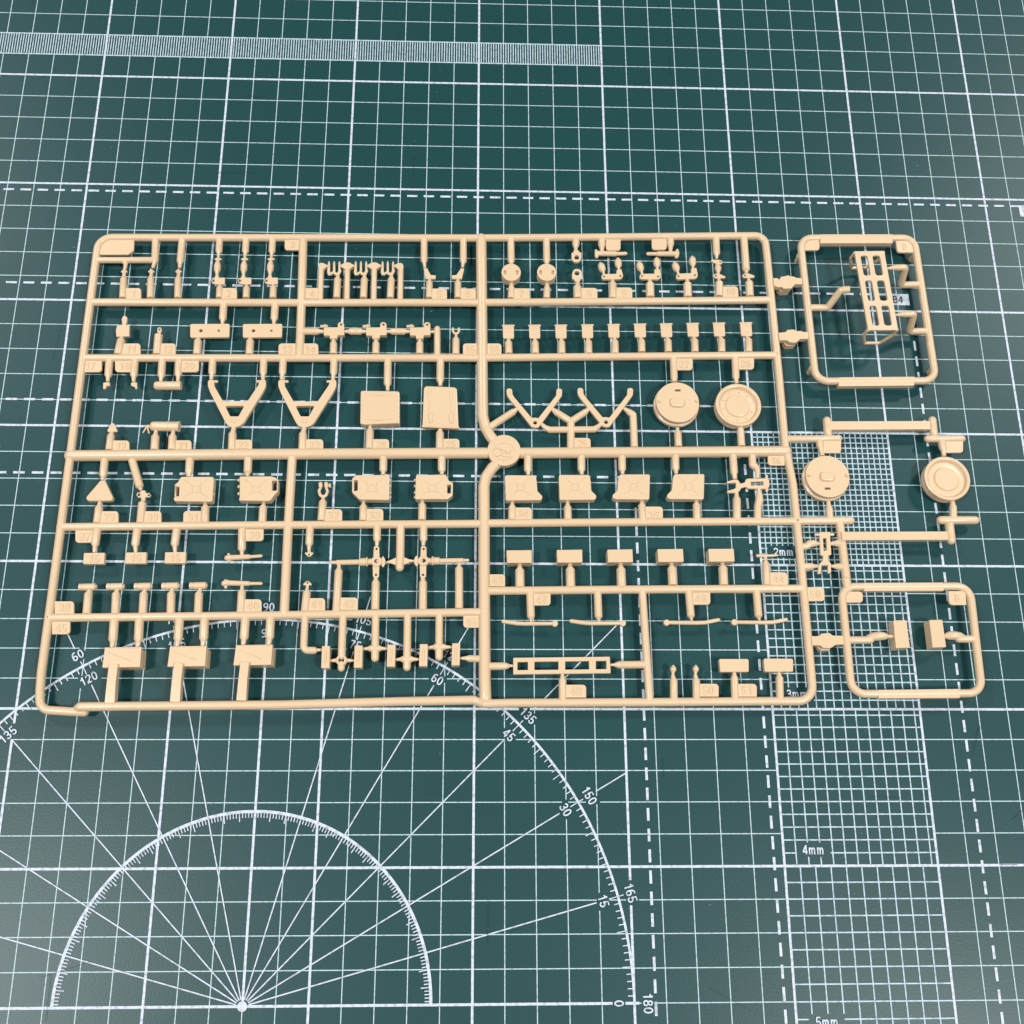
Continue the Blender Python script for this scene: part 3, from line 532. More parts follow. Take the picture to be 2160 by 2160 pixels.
('gate',None,[('t',0,0,[(-17.81,-99.41,4,1.3),(-17.85,-93.01,4,1.3),(-17.83,-92.21,4,0.72),(-17.8,-91.13,4,0.5)])],[]),
('gate',None,[('t',0,0,[(-7.17,-99.25,4,1.3),(-7.24,-92.84,4,1.3),(-7.25,-92.04,4,0.72),(-7.26,-90.96,4,0.5)])],[]),
('number_tag',None,[('q',3.55,4.55,[0,1.15,0,0],0.1,[(-16.91,-95.63),(-11.27,-95.54),(-11.21,-99.81),(-16.82,-99.9)])],[('number',[('x',-14.05,-97.72,4.55,'5',2.9,0)])]),
('number_tag',None,[('q',3.55,4.55,[0,1.15,0,0],0.1,[(-6.2,-95.46),(-0.51,-95.37),(-0.48,-99.64),(-6.15,-99.73)])],[('number',[('x',-3.34,-97.55,4.55,'6',2.9,0)])]),
('gate',None,[('t',0,0,[(12.58,-73.9,4,1.35),(12.7,-83.36,4,1.35),(12.7,-83.96,4,0.92),(12.69,-84.7,4,0.75)])],[]),
('round_plug','round plug with two small square sockets, left of the pair',[('p',5.3,6.2,0,0.1,[(16.2,-89.26),(16.16,-88.7),(16.02,-88.15),(15.81,-87.63),(15.51,-87.14),(15.15,-86.71),(14.72,-86.35),(14.23,-86.05),(13.71,-85.84),(13.16,-85.7),(12.6,-85.66),(12.04,-85.7),(11.49,-85.84),(10.97,-86.05),(10.48,-86.35),(10.05,-86.71),(9.69,-87.14),(9.39,-87.63),(9.18,-88.15),(9.04,-88.7),(9,-89.26),(9.04,-89.82),(9.18,-90.37),(9.39,-90.89),(9.69,-91.38),(10.05,-91.81),(10.48,-92.17),(10.97,-92.47),(11.49,-92.68),(12.04,-92.82),(12.6,-92.86),(13.16,-92.82),(13.71,-92.68),(14.23,-92.47),(14.72,-92.17),(15.15,-91.81),(15.51,-91.38),(15.81,-90.89),(16.02,-90.37),(16.16,-89.82)],[('p',0.02,[(9.82,-88.54),(10.79,-88.53),(10.78,-90.18),(9.82,-90.2)]),('p',0.02,[(14.39,-88.47),(15.36,-88.45),(15.35,-90.11),(14.38,-90.12)])]),('l',12.6,-89.26,40,[(0,5.28),(3.55,5.28),(3.55,2.4),(3.4,2.2),(0,2.2)])],[]),
('gate',None,[('t',0,0,[(12.58,-99.1,4,1.3),(12.75,-94.83,4,1.3),(12.75,-94.03,4,0.9),(12.75,-92.35,4,0.75)])],[]),
('gate',None,[('t',0,0,[(26.09,-73.66,4,1.35),(26.11,-83.13,4,1.35),(26.1,-83.73,4,0.92),(26.09,-84.47,4,0.75)])],[]),
('round_plug','round plug with two small square sockets, right of the pair',[('p',5.3,6.2,0,0.1,[(29.49,-89.04),(29.45,-88.48),(29.31,-87.93),(29.1,-87.41),(28.8,-86.92),(28.44,-86.49),(28.01,-86.13),(27.52,-85.83),(27,-85.62),(26.45,-85.48),(25.89,-85.44),(25.33,-85.48),(24.78,-85.62),(24.26,-85.83),(23.77,-86.13),(23.34,-86.49),(22.98,-86.92),(22.68,-87.41),(22.47,-87.93),(22.33,-88.48),(22.29,-89.04),(22.33,-89.6),(22.47,-90.15),(22.68,-90.67),(22.98,-91.16),(23.34,-91.59),(23.77,-91.95),(24.26,-92.25),(24.78,-92.46),(25.33,-92.6),(25.89,-92.64),(26.45,-92.6),(27,-92.46),(27.52,-92.25),(28.01,-91.95),(28.44,-91.59),(28.8,-91.16),(29.1,-90.67),(29.31,-90.15),(29.45,-89.6)],[('p',0.02,[(23.11,-88.32),(24.08,-88.31),(24.06,-89.96),(23.09,-89.98)]),('p',0.02,[(27.69,-88.25),(28.66,-88.23),(28.64,-89.89),(27.67,-89.9)])]),('l',25.89,-89.04,40,[(0,5.28),(3.55,5.28),(3.55,2.4),(3.4,2.2),(0,2.2)])],[]),
('gate',None,[('t',0,0,[(25.84,-98.9,4,1.3),(26.05,-94.62,4,1.3),(26.06,-93.82,4,0.9),(26.08,-92.14,4,0.75)])],[]),
('number_tag',None,[('q',3.55,4.55,[0,1.15,0,0],0.1,[(13.31,-95.07),(19.55,-94.97),(19.51,-99.3),(13.29,-99.4)])],[('number',[('x',16.42,-97.18,4.55,'7',2.9,0)])]),
('gate',None,[('t',0,1,[(37.23,-72.78,4,0.9),(37.29,-73.97,4,1.3),(37.26,-75.34,4,1.45),(37.21,-76.53,4,1.2),(37.19,-77.27,4,0.75),(37.16,-78.56,4,0.7)])],[]),
('ring_lug','eye lug with one round hole hanging from the top runner',[('p',3.6,4.8,0.3,0.12,[(36.31,-78.72),(38.39,-78.69),(38.43,-79.56),(39.21,-79.55),(39.15,-81.88),(38.71,-83.06),(37.89,-83.74),(36.71,-83.76),(35.83,-83.11),(35.47,-81.94),(35.52,-79.68),(36.23,-79.67)],[('c',37.41,-81.67,0.95)])],[]),
('ring_lug','eye lug with one round hole standing on a gate',[('p',3.6,4.8,0.3,0.12,[(35.52,-90.95),(35.51,-88.63),(35.95,-87.29),(36.85,-86.61),(38.04,-86.59),(39,-87.34),(39.29,-88.57),(39.18,-90.89),(38.53,-90.9),(38.45,-91.8),(36.39,-91.83),(36.35,-90.94)],[('c',37.35,-88.43,0.95)])],[]),
('gate',None,[('t',0,0,[(37.49,-98.72,4,1.6),(37.45,-93.94,4,1.6),(37.53,-93.14,4,0.92),(37.71,-91.29,4,0.65)])],[]),
('number_tag',None,[('q',3.55,4.55,[0,1.15,0,0],0.1,[(38.71,-94.46),(44.89,-94.37),(44.76,-98.91),(38.6,-99.01)])],[('number',[('x',41.74,-96.69,4.55,'8',2.9,0)])]),
('gate',None,[('t',0,1,[(47.23,-71.92,4,0.9),(47.19,-73.28,4,1.35),(47.14,-75.84,4,1.45),(47.14,-77.03,4,1),(47.12,-78.72,4,0.65)])],[]),
('number_tag',None,[('q',3.55,4.55,[0,0,1.15,1.15],0.1,[(48.76,-73.6),(54.31,-73.5),(54.14,-78.26),(48.62,-78.36)])],[]),
('spigot_rod','stepped spigot rod with flared end pointing right',[('t',0,0,[(44.41,-79.62,4,1.35),(45.07,-79.61,4,1.3),(45.9,-79.49,4,1.05),(46.86,-79.47,4,1.05),(52.53,-79.51,4,1),(52.65,-79.51,4,0.75),(56.12,-79.31,4,0.72),(56.66,-79.24,4,0.4)]),('t',0,1,[(44.81,-78.5,4.4,0.55),(44.98,-81.03,4.4,0.75)])],[]),
('gate',None,[('t',0,1,[(73.51,-71.44,4,0.9),(73.5,-72.81,4,1.35),(73.39,-75.04,4,1.4),(73.33,-76.4,4,0.9),(73.24,-78.1,4,0.7)])],[]),
('number_tag',None,[('q',3.55,4.55,[0,0,1.15,1.15],0.1,[(66.27,-73.12),(71.98,-73.01),(71.76,-77.61),(66.07,-77.71)])],[]),
('spigot_rod','stepped spigot rod with flared end pointing left',[('t',0,0,[(76.28,-79.17,4,1.3),(75.56,-79.18,4,1.3),(74.57,-79.13,4,1),(68.12,-79.24,4,0.95),(67.97,-79.24,4,0.72),(64.53,-79.3,4,0.72),(64.05,-79.31,4,0.45)]),('t',0,1,[(75.76,-77.86,4.4,0.6),(75.32,-80.58,4.4,0.75)])],[]),
('bulb_gate',None,[('t',0,1,[(46.35,-83.63,4,0.5),(46.43,-83.94,4,1),(46.67,-84.83,4,1.38),(47,-86.1,4,1.4),(47.21,-86.89,4,1.1),(47.35,-87.43,4,0.55),(47.65,-88.55,4,0.45)])],[]),
('bulb_gate',None,[('t',0,1,[(53.08,-81.57,4,0.5),(53.09,-81.9,4,1),(53.12,-82.84,4,1.38),(53.16,-84.18,4,1.4),(53.19,-85.02,4,1.1),(53.21,-85.59,4,0.55),(53.24,-86.46,4,0.45)])],[]),
('crank_arm','small L shaped crank arm with two pin holes',[('p',3.5,4.7,0.35,0.12,[(46.65,-89.05),(47.4,-88.54),(52.29,-88.39),(52.34,-86.79),(54.14,-86.26),(54.73,-89.09),(54.39,-90.09),(53.4,-90.6),(47.19,-90.87),(46.53,-90.22)],[('c',47.46,-89.6,0.42),('c',53.65,-89.27,0.42)])],[]),
('gate',None,[('t',0,0,[(50.57,-98.52,4,1.5),(50.77,-92.4,4,1.5),(50.75,-91.6,4,0.85),(50.7,-90.08,4,0.6)])],[]),
('number_tag',None,[('q',3.55,4.55,[0,1.15,0,0],0.1,[(51.97,-94.09),(58.03,-93.99),(57.85,-98.71),(51.82,-98.8)])],[('number',[('x',54.92,-96.4,4.55,'9',2.9,0)])]),
('bulb_gate',None,[('t',0,1,[(60.94,-83.03,4,0.5),(61.02,-83.35,4,1),(61.23,-84.25,4,1.38),(61.52,-85.53,4,1.4),(61.71,-86.33,4,1.1),(61.83,-86.87,4,0.55),(62.09,-87.98,4,0.45)])],[]),
('bulb_gate',None,[('t',0,1,[(67.79,-81.08,4,0.5),(67.8,-81.42,4,1),(67.82,-82.36,4,1.38),(67.85,-83.7,4,1.4),(67.87,-84.54,4,1.1),(67.88,-85.11,4,0.55),(67.9,-85.88,4,0.45)])],[]),
('crank_arm','small L shaped crank arm with two pin holes',[('p',3.5,4.7,0.35,0.12,[(61.06,-88.65),(61.82,-88.24),(66.66,-88.06),(66.66,-86.22),(68.75,-86.02),(69,-88.85),(68.71,-90.02),(67.8,-90.54),(61.58,-90.47),(60.84,-89.82)],[('c',61.84,-89.14,0.42),('c',67.91,-89.27,0.42)])],[]),
('gate',None,[('t',0,0,[(64.69,-97.8,4,1.6),(64.81,-92.18,4,1.6),(64.82,-91.38,4,0.88),(64.83,-89.85,4,0.6)])],[]),
('bulb_gate',None,[('t',0,1,[(74.41,-83.02,4,0.5),(74.5,-83.33,4,1),(74.76,-84.2,4,1.38),(75.13,-85.45,4,1.4),(75.36,-86.23,4,1.1),(75.51,-86.76,4,0.55),(75.81,-87.75,4,0.45)])],[]),
('bulb_gate',None,[('t',0,1,[(81.44,-80.3,4,0.5),(81.44,-80.64,4,1),(81.45,-81.59,4,1.38),(81.45,-82.93,4,1.4),(81.45,-83.77,4,1.1),(81.45,-84.34,4,0.55),(81.45,-85.66,4,0.45)])],[]),
('crank_arm','small L shaped crank arm with two pin holes',[('p',3.5,4.7,0.35,0.12,[(74.87,-88.42),(75.64,-87.91),(80.57,-87.59),(80.59,-85.65),(82.64,-85.28),(83,-88.29),(82.7,-89.46),(81.78,-89.91),(75.37,-90.35),(74.67,-89.59)],[('c',75.62,-89.01,0.42),('c',81.92,-88.41,0.42)])],[]),
('gate',None,[('t',0,0,[(78.83,-97.58,4,1.6),(78.98,-91.95,4,1.6),(78.97,-91.15,4,0.88),(78.96,-89.62,4,0.6)])],[]),
('gate',None,[('t',0,0,[(90.99,-72.33,4,1.4),(90.8,-78.81,4,1.4),(90.78,-79.61,4,0.75),(90.75,-81.02,4,0.5)])],[]),
('latch_lever','tiny tapered lever with one hole between a gate and a bead',[('p',3.6,4.6,0.15,0.12,[(88.48,-81.76),(89.15,-81.61),(90.79,-81.72),(91.84,-81.7),(92.71,-82.19),(92.58,-83.2),(91.87,-83.65),(90.83,-83.4),(89.66,-83.08),(88.56,-82.43)],[('c',91.96,-82.57,0.4)])],[]),
('gate',None,[('t',0,1,[(90.77,-82.71,4,0.45),(90.82,-83.72,4,0.8),(90.98,-84.56,4,1.25),(90.99,-85.4,4,1.3),(90.97,-86.24,4,0.9),(90.89,-87.42,4,0.5)])],[]),
('latch_lever','tiny tapered lever with one hole on the tagged gate',[('p',3.6,4.6,0.15,0.12,[(89.11,-88.13),(89.83,-87.62),(91.46,-87.76),(93.48,-88.79),(93.38,-89.4),(91.8,-89.49),(89.71,-89.52),(89.14,-89.13)],[('c',89.92,-88.52,0.4)])],[]),
('gate',None,[('t',0,0,[(90.65,-97.07,4,1.5),(91.07,-91.26,4,1.5),(91.03,-90.46,4,0.78),(90.97,-89.09,4,0.5)])],[]),
('number_tag',None,[('q',3.55,4.55,[0,1.15,0,0],0.1,[(91.88,-92.99),(97.98,-92.89),(97.86,-97.26),(91.78,-97.36)])],[('number',[('x',94.88,-95.12,4.55,'10',2.9,0)])]),
('gate',None,[('t',0,0,[(101.76,-71.79,4,1.45),(101.67,-85.56,4,1.45),(101.66,-86.24,4,0.8),(101.65,-87.07,4,0.55)])],[]),
('latch_lever','tiny tapered lever with one hole below the corner gate',[('p',3.6,4.6,0.15,0.12,[(100,-88.12),(100.58,-87.44),(102.24,-87.24),(104.56,-88.28),(104.51,-88.95),(102.7,-89.14),(100.61,-89.18),(100.04,-88.79)],[('c',100.92,-88.2,0.4)])],[]),
('gate',None,[('t',0,0,[(102.3,-96.89,4,1.5),(102.43,-90.91,4,1.5),(102.37,-90.11,4,0.78),(102.28,-88.74,4,0.5)])],[]),
('paddle_fitting','square block with a rounded paddle on top',[('p',3.7,4.9,0.15,0.12,[(-129.17,-110.04),(-128.77,-108.93),(-127.95,-108.73),(-127.19,-109.53),(-127.23,-110.72),(-127.38,-112.54),(-126.1,-112.61),(-125.74,-116.97),(-130.35,-117.12),(-130.79,-114.58),(-130.49,-112.68),(-128.65,-112.55)],[])],[]),
('gate',None,[('t',0,0,[(-129.23,-123.99,4,1.55),(-128.69,-118.34,4,1.55),(-128.64,-117.54,4,0.9),(-128.58,-116.55,4,0.65)])],[]),
('number_tag',None,[('q',3.55,4.55,[0,1.15,0,0],0.1,[(-128.17,-119.7),(-121.57,-119.61),(-121.12,-124.06),(-127.7,-124.14)])],[('number',[('x',-124.64,-121.88,4.55,'11',2.9,0)])]),
('ring_pin','small pin with a ring head',[('p',3.7,4.5,0.2,0.12,[(-116.13,-113.69),(-115.68,-113.01),(-115.01,-113.01),(-114.52,-113.66),(-114.52,-114.61),(-114.81,-115.09),(-114.8,-116.04),(-115.48,-116.05),(-115.65,-115.1),(-116.04,-114.64)],[('c',-115.31,-113.87,0.4)])],[]),
('gate',None,[('t',0,0,[(-115.38,-123.8,4,1.5),(-115.53,-116.03,4,1.5),(-115.48,-115.49,4,0.78),(-115.43,-114.84,4,0.5)])],[]),
('number_tag',None,[('q',3.55,4.55,[0,1.15,0,0],0.1,[(-114.71,-119.51),(-108.98,-119.43),(-108.58,-123.89),(-114.29,-123.96)])],[('number',[('x',-111.64,-121.7,4.55,'12',2.9,0)])]),
('two_hole_plate','oblong plate with two round holes',[('p',3.4,4.7,0.55,0.12,[(-104.39,-111.62),(-90.16,-111.32),(-89.96,-116.74),(-103.92,-117.03)],[('c',-100.34,-114.23,0.65),('c',-93.9,-114.14,0.45)])],[]),
('gate',None,[('t',0,0,[(-93.09,-103,4,1.4),(-92.96,-109.03,4,1.4),(-92.96,-109.83,4,0.79),(-92.96,-111.28,4,0.55)])],[]),
('two_hole_plate','oblong plate with two round holes',[('p',3.4,4.7,0.55,0.12,[(-85.39,-111.35),(-71.11,-111.05),(-70.99,-116.48),(-85,-116.77)],[('c',-81.37,-113.96,0.65),('c',-74.9,-113.87,0.45)])],[]),
('gate',None,[('t',0,0,[(-74.32,-102.72,4,1.4),(-74.28,-108.76,4,1.4),(-74.29,-109.56,4,0.79),(-74.31,-111.01,4,0.55)])],[]),
('gate',None,[('t',0,0,[(-101.08,-123.61,4,1.45),(-101.15,-118.2,4,1.45),(-101.16,-117.41,4,0.84),(-101.17,-116.45,4,0.6)])],[]),
('gate',None,[('t',0,0,[(-82.29,-123.37,4,1.45),(-82.38,-117.94,4,1.45),(-82.39,-117.15,4,0.84),(-82.41,-116.19,4,0.6)])],[]),
('number_tag',None,[('q',3.55,4.55,[1.15,0,0,0],0.1,[(-72.01,-118.93),(-65.85,-118.84),(-65.59,-123.41),(-71.73,-123.49)])],[('number',[('x',-68.8,-121.17,4.55,'13',2.9,0)])]),
('number_tag',None,[('q',3.55,4.55,[0,1.15,0,0],0.1,[(-63.68,-118.81),(-57.68,-118.73),(-57.45,-123.21),(-63.43,-123.29)])],[('number',[('x',-60.56,-121.01,4.55,'14',2.9,0)])]),
('gate',None,[('t',0,0,[(-64.9,-113.8,4,1.3),(-58.27,-113.7,4,1.3),(-57.2,-113.69,4,0.8),(-55.79,-113.72,4,0.6)])],[]),
('gate',None,[('t',0,0,[(-48.42,-113.56,4,0.6),(-47.13,-113.54,4,0.7),(-46.4,-113.53,4,1.25),(-42.5,-113.48,4,1.25),(-41.77,-113.47,4,0.7),(-40.27,-113.45,4,0.6)])],[]),
('gate',None,[('t',0,0,[(-33.05,-113.35,4,0.6),(-31.88,-113.33,4,0.7),(-31.15,-113.32,4,1.25),(-26.59,-113.25,4,1.25),(-25.86,-113.24,4,0.7),(-24.35,-113.22,4,0.6)])],[]),
('pivot_bracket','pivot bracket with a round eye and a side pin',[('p',3.1,5,0.15,0.12,[(-55.93,-112.51),(-50.89,-112.35),(-50.87,-110.86),(-50.25,-110.23),(-49.4,-110.22),(-48.64,-110.83),(-48.35,-115.46),(-50.82,-115.59),(-50.85,-116.82),(-53.49,-116.96),(-53.64,-115.72),(-55.77,-115.71)],[('c',-49.7,-111.18,0.5)])],[('pivot_pin',[('t',0,0,[(-57.27,-111.73,4.2,0.55),(-55.86,-111.62,4.2,0.55),(-55.73,-111.62,4.2,0.8),(-55.22,-111.61,4.2,0.8),(-55.13,-111.61,4.2,0.5),(-54.53,-111.6,4.2,0.45)])])]),
('gate',None,[('t',0,0,[(-52.06,-122.73,4,1.35),(-52.18,-118.47,4,1.35),(-52.22,-117.67,4,0.81),(-52.28,-116.24,4,0.6)])],[]),
('pivot_bracket','pivot bracket with a round eye and a side pin',[('p',3.1,5,0.15,0.12,[(-40.52,-112.29),(-35.46,-112.13),(-35.42,-110.64),(-34.8,-110.01),(-33.94,-109.99),(-33.19,-110.61),(-32.95,-115.24),(-35.43,-115.37),(-35.48,-116.61),(-38.13,-116.74),(-38.25,-115.51),(-40.4,-115.49)],[('c',-34.25,-110.96,0.5)])],[('pivot_pin',[('t',0,0,[(-41.82,-111.51,4.2,0.55),(-40.41,-111.4,4.2,0.55),(-40.28,-111.39,4.2,0.8),(-39.76,-111.39,4.2,0.8),(-39.68,-111.39,4.2,0.5),(-39.08,-111.38,4.2,0.45)])])]),
('gate',None,[('t',0,0,[(-36.73,-122.53,4,1.35),(-36.79,-118.26,4,1.35),(-36.82,-117.46,4,0.81),(-36.87,-116.03,4,0.6)])],[]),
('pivot_bracket','pivot bracket with a round eye and a side pin',[('p',3.1,5,0.15,0.12,[(-24.54,-112.06),(-19.47,-111.9),(-19.41,-110.41),(-18.78,-109.77),(-17.91,-109.76),(-17.17,-110.37),(-16.99,-115.02),(-19.48,-115.15),(-19.54,-116.39),(-22.2,-116.52),(-22.31,-115.28),(-24.46,-115.27)],[('c',-18.24,-110.73,0.5)])],[('pivot_pin',[('t',0,0,[(-25.81,-111.28,4.2,0.55),(-24.39,-111.17,4.2,0.55),(-24.26,-111.16,4.2,0.8),(-23.75,-111.16,4.2,0.8),(-23.66,-111.16,4.2,0.5),(-23.06,-111.15,4.2,0.45)])])]),
('gate',None,[('t',0,0,[(-20.83,-122.32,4,1.35),(-20.84,-118.05,4,1.35),(-20.86,-117.25,4,0.81),(-20.89,-115.81,4,0.6)])],[]),
('gate',None,[('t',0,1,[(-17.24,-113.22,4,0.5),(-15.3,-113.19,4,0.6)])],[]),
('gate',None,[('t',0,1,[(-14.38,-123.41,4,1.2),(-14.58,-112.08,4,1.2)])],[]),
('fork_clip','tiny U shaped fork clip',[('t',0.4,1,[(-8.84,-111.8,4,0.45),(-8.82,-112.86,4,0.45),(-8.29,-113.71,4,0.45),(-7.73,-113.9,4,0.5),(-7.08,-113.7,4,0.45),(-6.62,-112.83,4,0.45),(-6.63,-111.77,4,0.45)])],[]),
('gate',None,[('t',0,0,[(-7.63,-122.38,4,1.35),(-7.66,-116.2,4,1.35),(-7.64,-115.4,4,0.67),(-7.6,-114.04,4,0.4)])],[]),
('number_tag',None,[('q',3.55,4.55,[1.15,0,0,0],0.1,[(-5.09,-118.01),(0.29,-117.94),(0.32,-122.54),(-5.04,-122.61)])],[('number',[('x',-2.38,-120.28,4.55,'15',2.9,0)])]),
('number_tag',None,[('q',3.55,4.55,[0,1.15,0,0],0.1,[(3.73,-117.89),(8.99,-117.82),(8.99,-122.33),(3.75,-122.4)])],[('number',[('x',6.36,-120.11,4.55,'16',2.9,0)])]),
('bucket_plate','small shield shaped plate with a rim along its upper edge',[('p',3.7,4.7,0.1,0.12,[(9.49,-110.91),(13.56,-110.85),(13.6,-115.36),(13.31,-115.78),(9.88,-115.83),(9.6,-115.42)],[])],[('rim',[('t',0,1,[(9.49,-110.58,4.45,0.36),(13.57,-110.46,4.45,0.36)])]),('ridge',[('t',0,1,[(10.53,-111.85,4.68,0.15),(11.02,-111.58,4.68,0.2),(12.03,-111.57,4.68,0.2),(12.55,-111.82,4.68,0.15)])])]),
('gate',None,[('t',0,0,[(11.7,-121.8,4,1.4),(11.6,-117.27,4,1.4),(11.61,-116.47,4,0.82),(11.63,-115.45,4,0.6)])],[]),
('bucket_plate','small shield shaped plate with a rim along its upper edge',[('p',3.7,4.7,0.1,0.12,[(19.15,-110.74),(23.23,-110.68),(23.25,-115.2),(22.96,-115.62),(19.53,-115.66),(19.25,-115.25)],[])],[('rim',[('t',0,1,[(19.16,-110.41,4.45,0.36),(23.25,-110.29,4.45,0.36)])]),('ridge',[('t',0,1,[(20.18,-111.68,4.68,0.15),(20.68,-111.41,4.68,0.2),(21.69,-111.4,4.68,0.2),(22.21,-111.65,4.68,0.15)])])]),
('gate',None,[('t',0,0,[(21.42,-121.68,4,1.4),(21.35,-117.1,4,1.4),(21.33,-116.3,4,0.82),(21.3,-115.28,4,0.6)])],[]),
('bucket_plate','small shield shaped plate with a rim along its upper edge',[('p',3.7,4.7,0.1,0.12,[(28.86,-110.57),(32.95,-110.51),(32.95,-115.03),(32.66,-115.45),(29.23,-115.5),(28.94,-115.09)],[])],[('rim',[('t',0,1,[(28.88,-110.24,4.45,0.36),(32.98,-110.12,4.45,0.36)])]),('ridge',[('t',0,1,[(29.89,-111.5,4.68,0.15),(30.38,-111.24,4.68,0.2),(31.4,-111.23,4.68,0.2),(31.92,-111.48,4.68,0.15)])])]),
('gate',None,[('t',0,0,[(31.12,-121.55,4,1.4),(31.09,-116.94,4,1.4),(31.05,-116.14,4,0.82),(31.01,-115.12,4,0.6)])],[]),
('bucket_plate','small shield shaped plate with a rim along its upper edge',[('p',3.7,4.7,0.1,0.12,[(38.67,-110.3),(42.77,-110.24),(42.76,-114.76),(42.46,-115.18),(39.03,-115.23),(38.75,-114.82)],[])],[('rim',[('t',0,1,[(38.71,-109.97,4.45,0.36),(42.81,-109.85,4.45,0.36)])]),('ridge',[('t',0,1,[(39.7,-111.24,4.68,0.15),(40.2,-110.97,4.68,0.2),(41.22,-110.96,4.68,0.2),(41.73,-111.21,4.68,0.15)])])]),
('gate',None,[('t',0,0,[(40.99,-121.42,4,1.4),(41,-116.67,4,1.4),(40.93,-115.87,4,0.82),(40.83,-114.85,4,0.6)])],[]),
('bucket_plate','small shield shaped plate with a rim along its upper edge',[('p',3.7,4.7,0.1,0.12,[(48.42,-110.03),(52.53,-109.97),(52.51,-114.5),(52.2,-114.92),(48.76,-114.97),(48.49,-114.56)],[])],[('rim',[('t',0,1,[(48.46,-109.7,4.45,0.36),(52.58,-109.58,4.45,0.36)])]),('ridge',[('t',0,1,[(49.44,-110.97,4.68,0.15),(49.95,-110.7,4.68,0.2),(50.97,-110.69,4.68,0.2),(51.48,-110.94,4.68,0.15)])])]),
('gate',None,[('t',0,0,[(50.73,-121.29,4,1.4),(50.78,-116.41,4,1.4),(50.7,-115.61,4,0.82),(50.59,-114.59,4,0.6)])],[]),
('bucket_plate','small shield shaped plate with a rim along its upper edge',[('p',3.7,4.7,0.1,0.12,[(58.12,-109.69),(62.32,-109.63),(62.34,-114.17),(62.03,-114.59),(58.51,-114.64),(58.23,-114.23)],[])],[('rim',[('t',0,1,[(58.17,-109.37,4.45,0.36),(62.38,-109.24,4.45,0.36)])]),('ridge',[('t',0,1,[(59.13,-110.64,4.68,0.15),(59.64,-110.37,4.68,0.2),(60.66,-110.36,4.68,0.2),(61.18,-110.61,4.68,0.15)])])]),
('gate',None,[('t',0,0,[(60.58,-120.52,4,1.4),(60.65,-116.08,4,1.4),(60.52,-115.29,4,0.82),(60.35,-114.26,4,0.6)])],[]),
('bucket_plate','small shield shaped plate with a rim along its upper edge',[('p',3.7,4.7,0.1,0.12,[(67.88,-109.46),(72.09,-109.39),(72.1,-113.94),(71.79,-114.36),(68.26,-114.41),(67.99,-114)],[])],[('rim',[('t',0,1,[(67.93,-109.13,4.45,0.36),(72.15,-109,4.45,0.36)])]),('ridge',[('t',0,1,[(68.89,-110.4,4.68,0.15),(69.4,-110.13,4.68,0.2),(70.42,-110.12,4.68,0.2),(70.94,-110.37,4.68,0.15)])])]),
('gate',None,[('t',0,0,[(70.4,-120.39,4,1.4),(70.5,-115.85,4,1.4),(70.34,-115.07,4,0.82),(70.12,-114.03,4,0.6)])],[]),
('bucket_plate','small shield shaped plate with a rim along its upper edge',[('p',3.7,4.7,0.1,0.12,[(77.75,-109.15),(81.97,-109.09),(81.97,-113.64),(81.66,-114.06),(78.13,-114.11),(77.86,-113.7)],[])],[('rim',[('t',0,1,[(77.81,-108.83,4.45,0.36),(82.04,-108.7,4.45,0.36)])]),('ridge',[('t',0,1,[(78.76,-110.1,4.68,0.15),(79.27,-109.83,4.68,0.2),(80.29,-109.82,4.68,0.2),(80.81,-110.07,4.68,0.15)])])]),
('gate',None,[('t',0,0,[(80.28,-120.26,4,1.4),(80.43,-115.55,4,1.4),(80.25,-114.77,4,0.82),(80.01,-113.73,4,0.6)])],[]),
('bucket_plate','small shield shaped plate with a rim along its upper edge',[('p',3.7,4.7,0.1,0.12,[(87.58,-108.85),(91.81,-108.79),(91.81,-113.34),(91.49,-113.76),(87.95,-113.81),(87.69,-113.4)],[])],[('rim',[('t',0,1,[(87.66,-108.52,4.45,0.36),(91.89,-108.39,4.45,0.36)])]),('ridge',[('t',0,1,[(88.59,-109.79,4.68,0.15),(89.1,-109.53,4.68,0.2),(90.13,-109.51,4.68,0.2),(90.64,-109.76,4.68,0.15)])])]),
('gate',None,[('t',0,0,[(90.19,-120.12,4,1.4),(90.38,-115.26,4,1.4),(90.16,-114.49,4,0.82),(89.85,-113.43,4,0.6)])],[]),
('bucket_plate','small shield shaped plate with a rim along its upper edge',[('p',3.7,4.7,0.1,0.12,[(97.67,-108.6),(101.91,-108.54),(101.9,-113.1),(101.57,-113.53),(98.03,-113.58),(97.77,-113.16)],[])],[('rim',[('t',0,1,[(97.75,-108.28,4.45,0.36),(102,-108.15,4.45,0.36)])]),('ridge',[('t',0,1,[(98.67,-109.55,4.68,0.15),(99.19,-109.29,4.68,0.2),(100.21,-109.27,4.68,0.2),(100.73,-109.52,4.68,0.15)])])]),
('gate',None,[('t',0,0,[(100.23,-119.99,4,1.4),(100.47,-115.02,4,1.4),(100.25,-114.25,4,0.82),(99.95,-113.19,4,0.6)])],[]),
('number_tag',None,[('q',3.55,4.55,[0,0,1.15,1.15],0.1,[(-142.93,-126.3),(-134.67,-126.19),(-134.13,-131.05),(-142.36,-131.16)])],[('number',[('x',-138.52,-128.68,4.55,'17',2.9,0)])]),
('gate',None,[('t',0,0,[(-132.08,-125.89,4,1.35),(-131.82,-132.15,4,1.35),(-131.8,-132.95,4,0.81),(-131.75,-134.68,4,0.6)])],[]),
('number_tag',None,[('q',3.55,4.55,[0,0,0,1.15],0.1,[(-129.91,-126.13),(-123.31,-126.04),(-122.81,-130.91),(-129.39,-130.99)])],[('number',[('x',-126.35,-128.52,4.55,'18',2.9,0)])]),
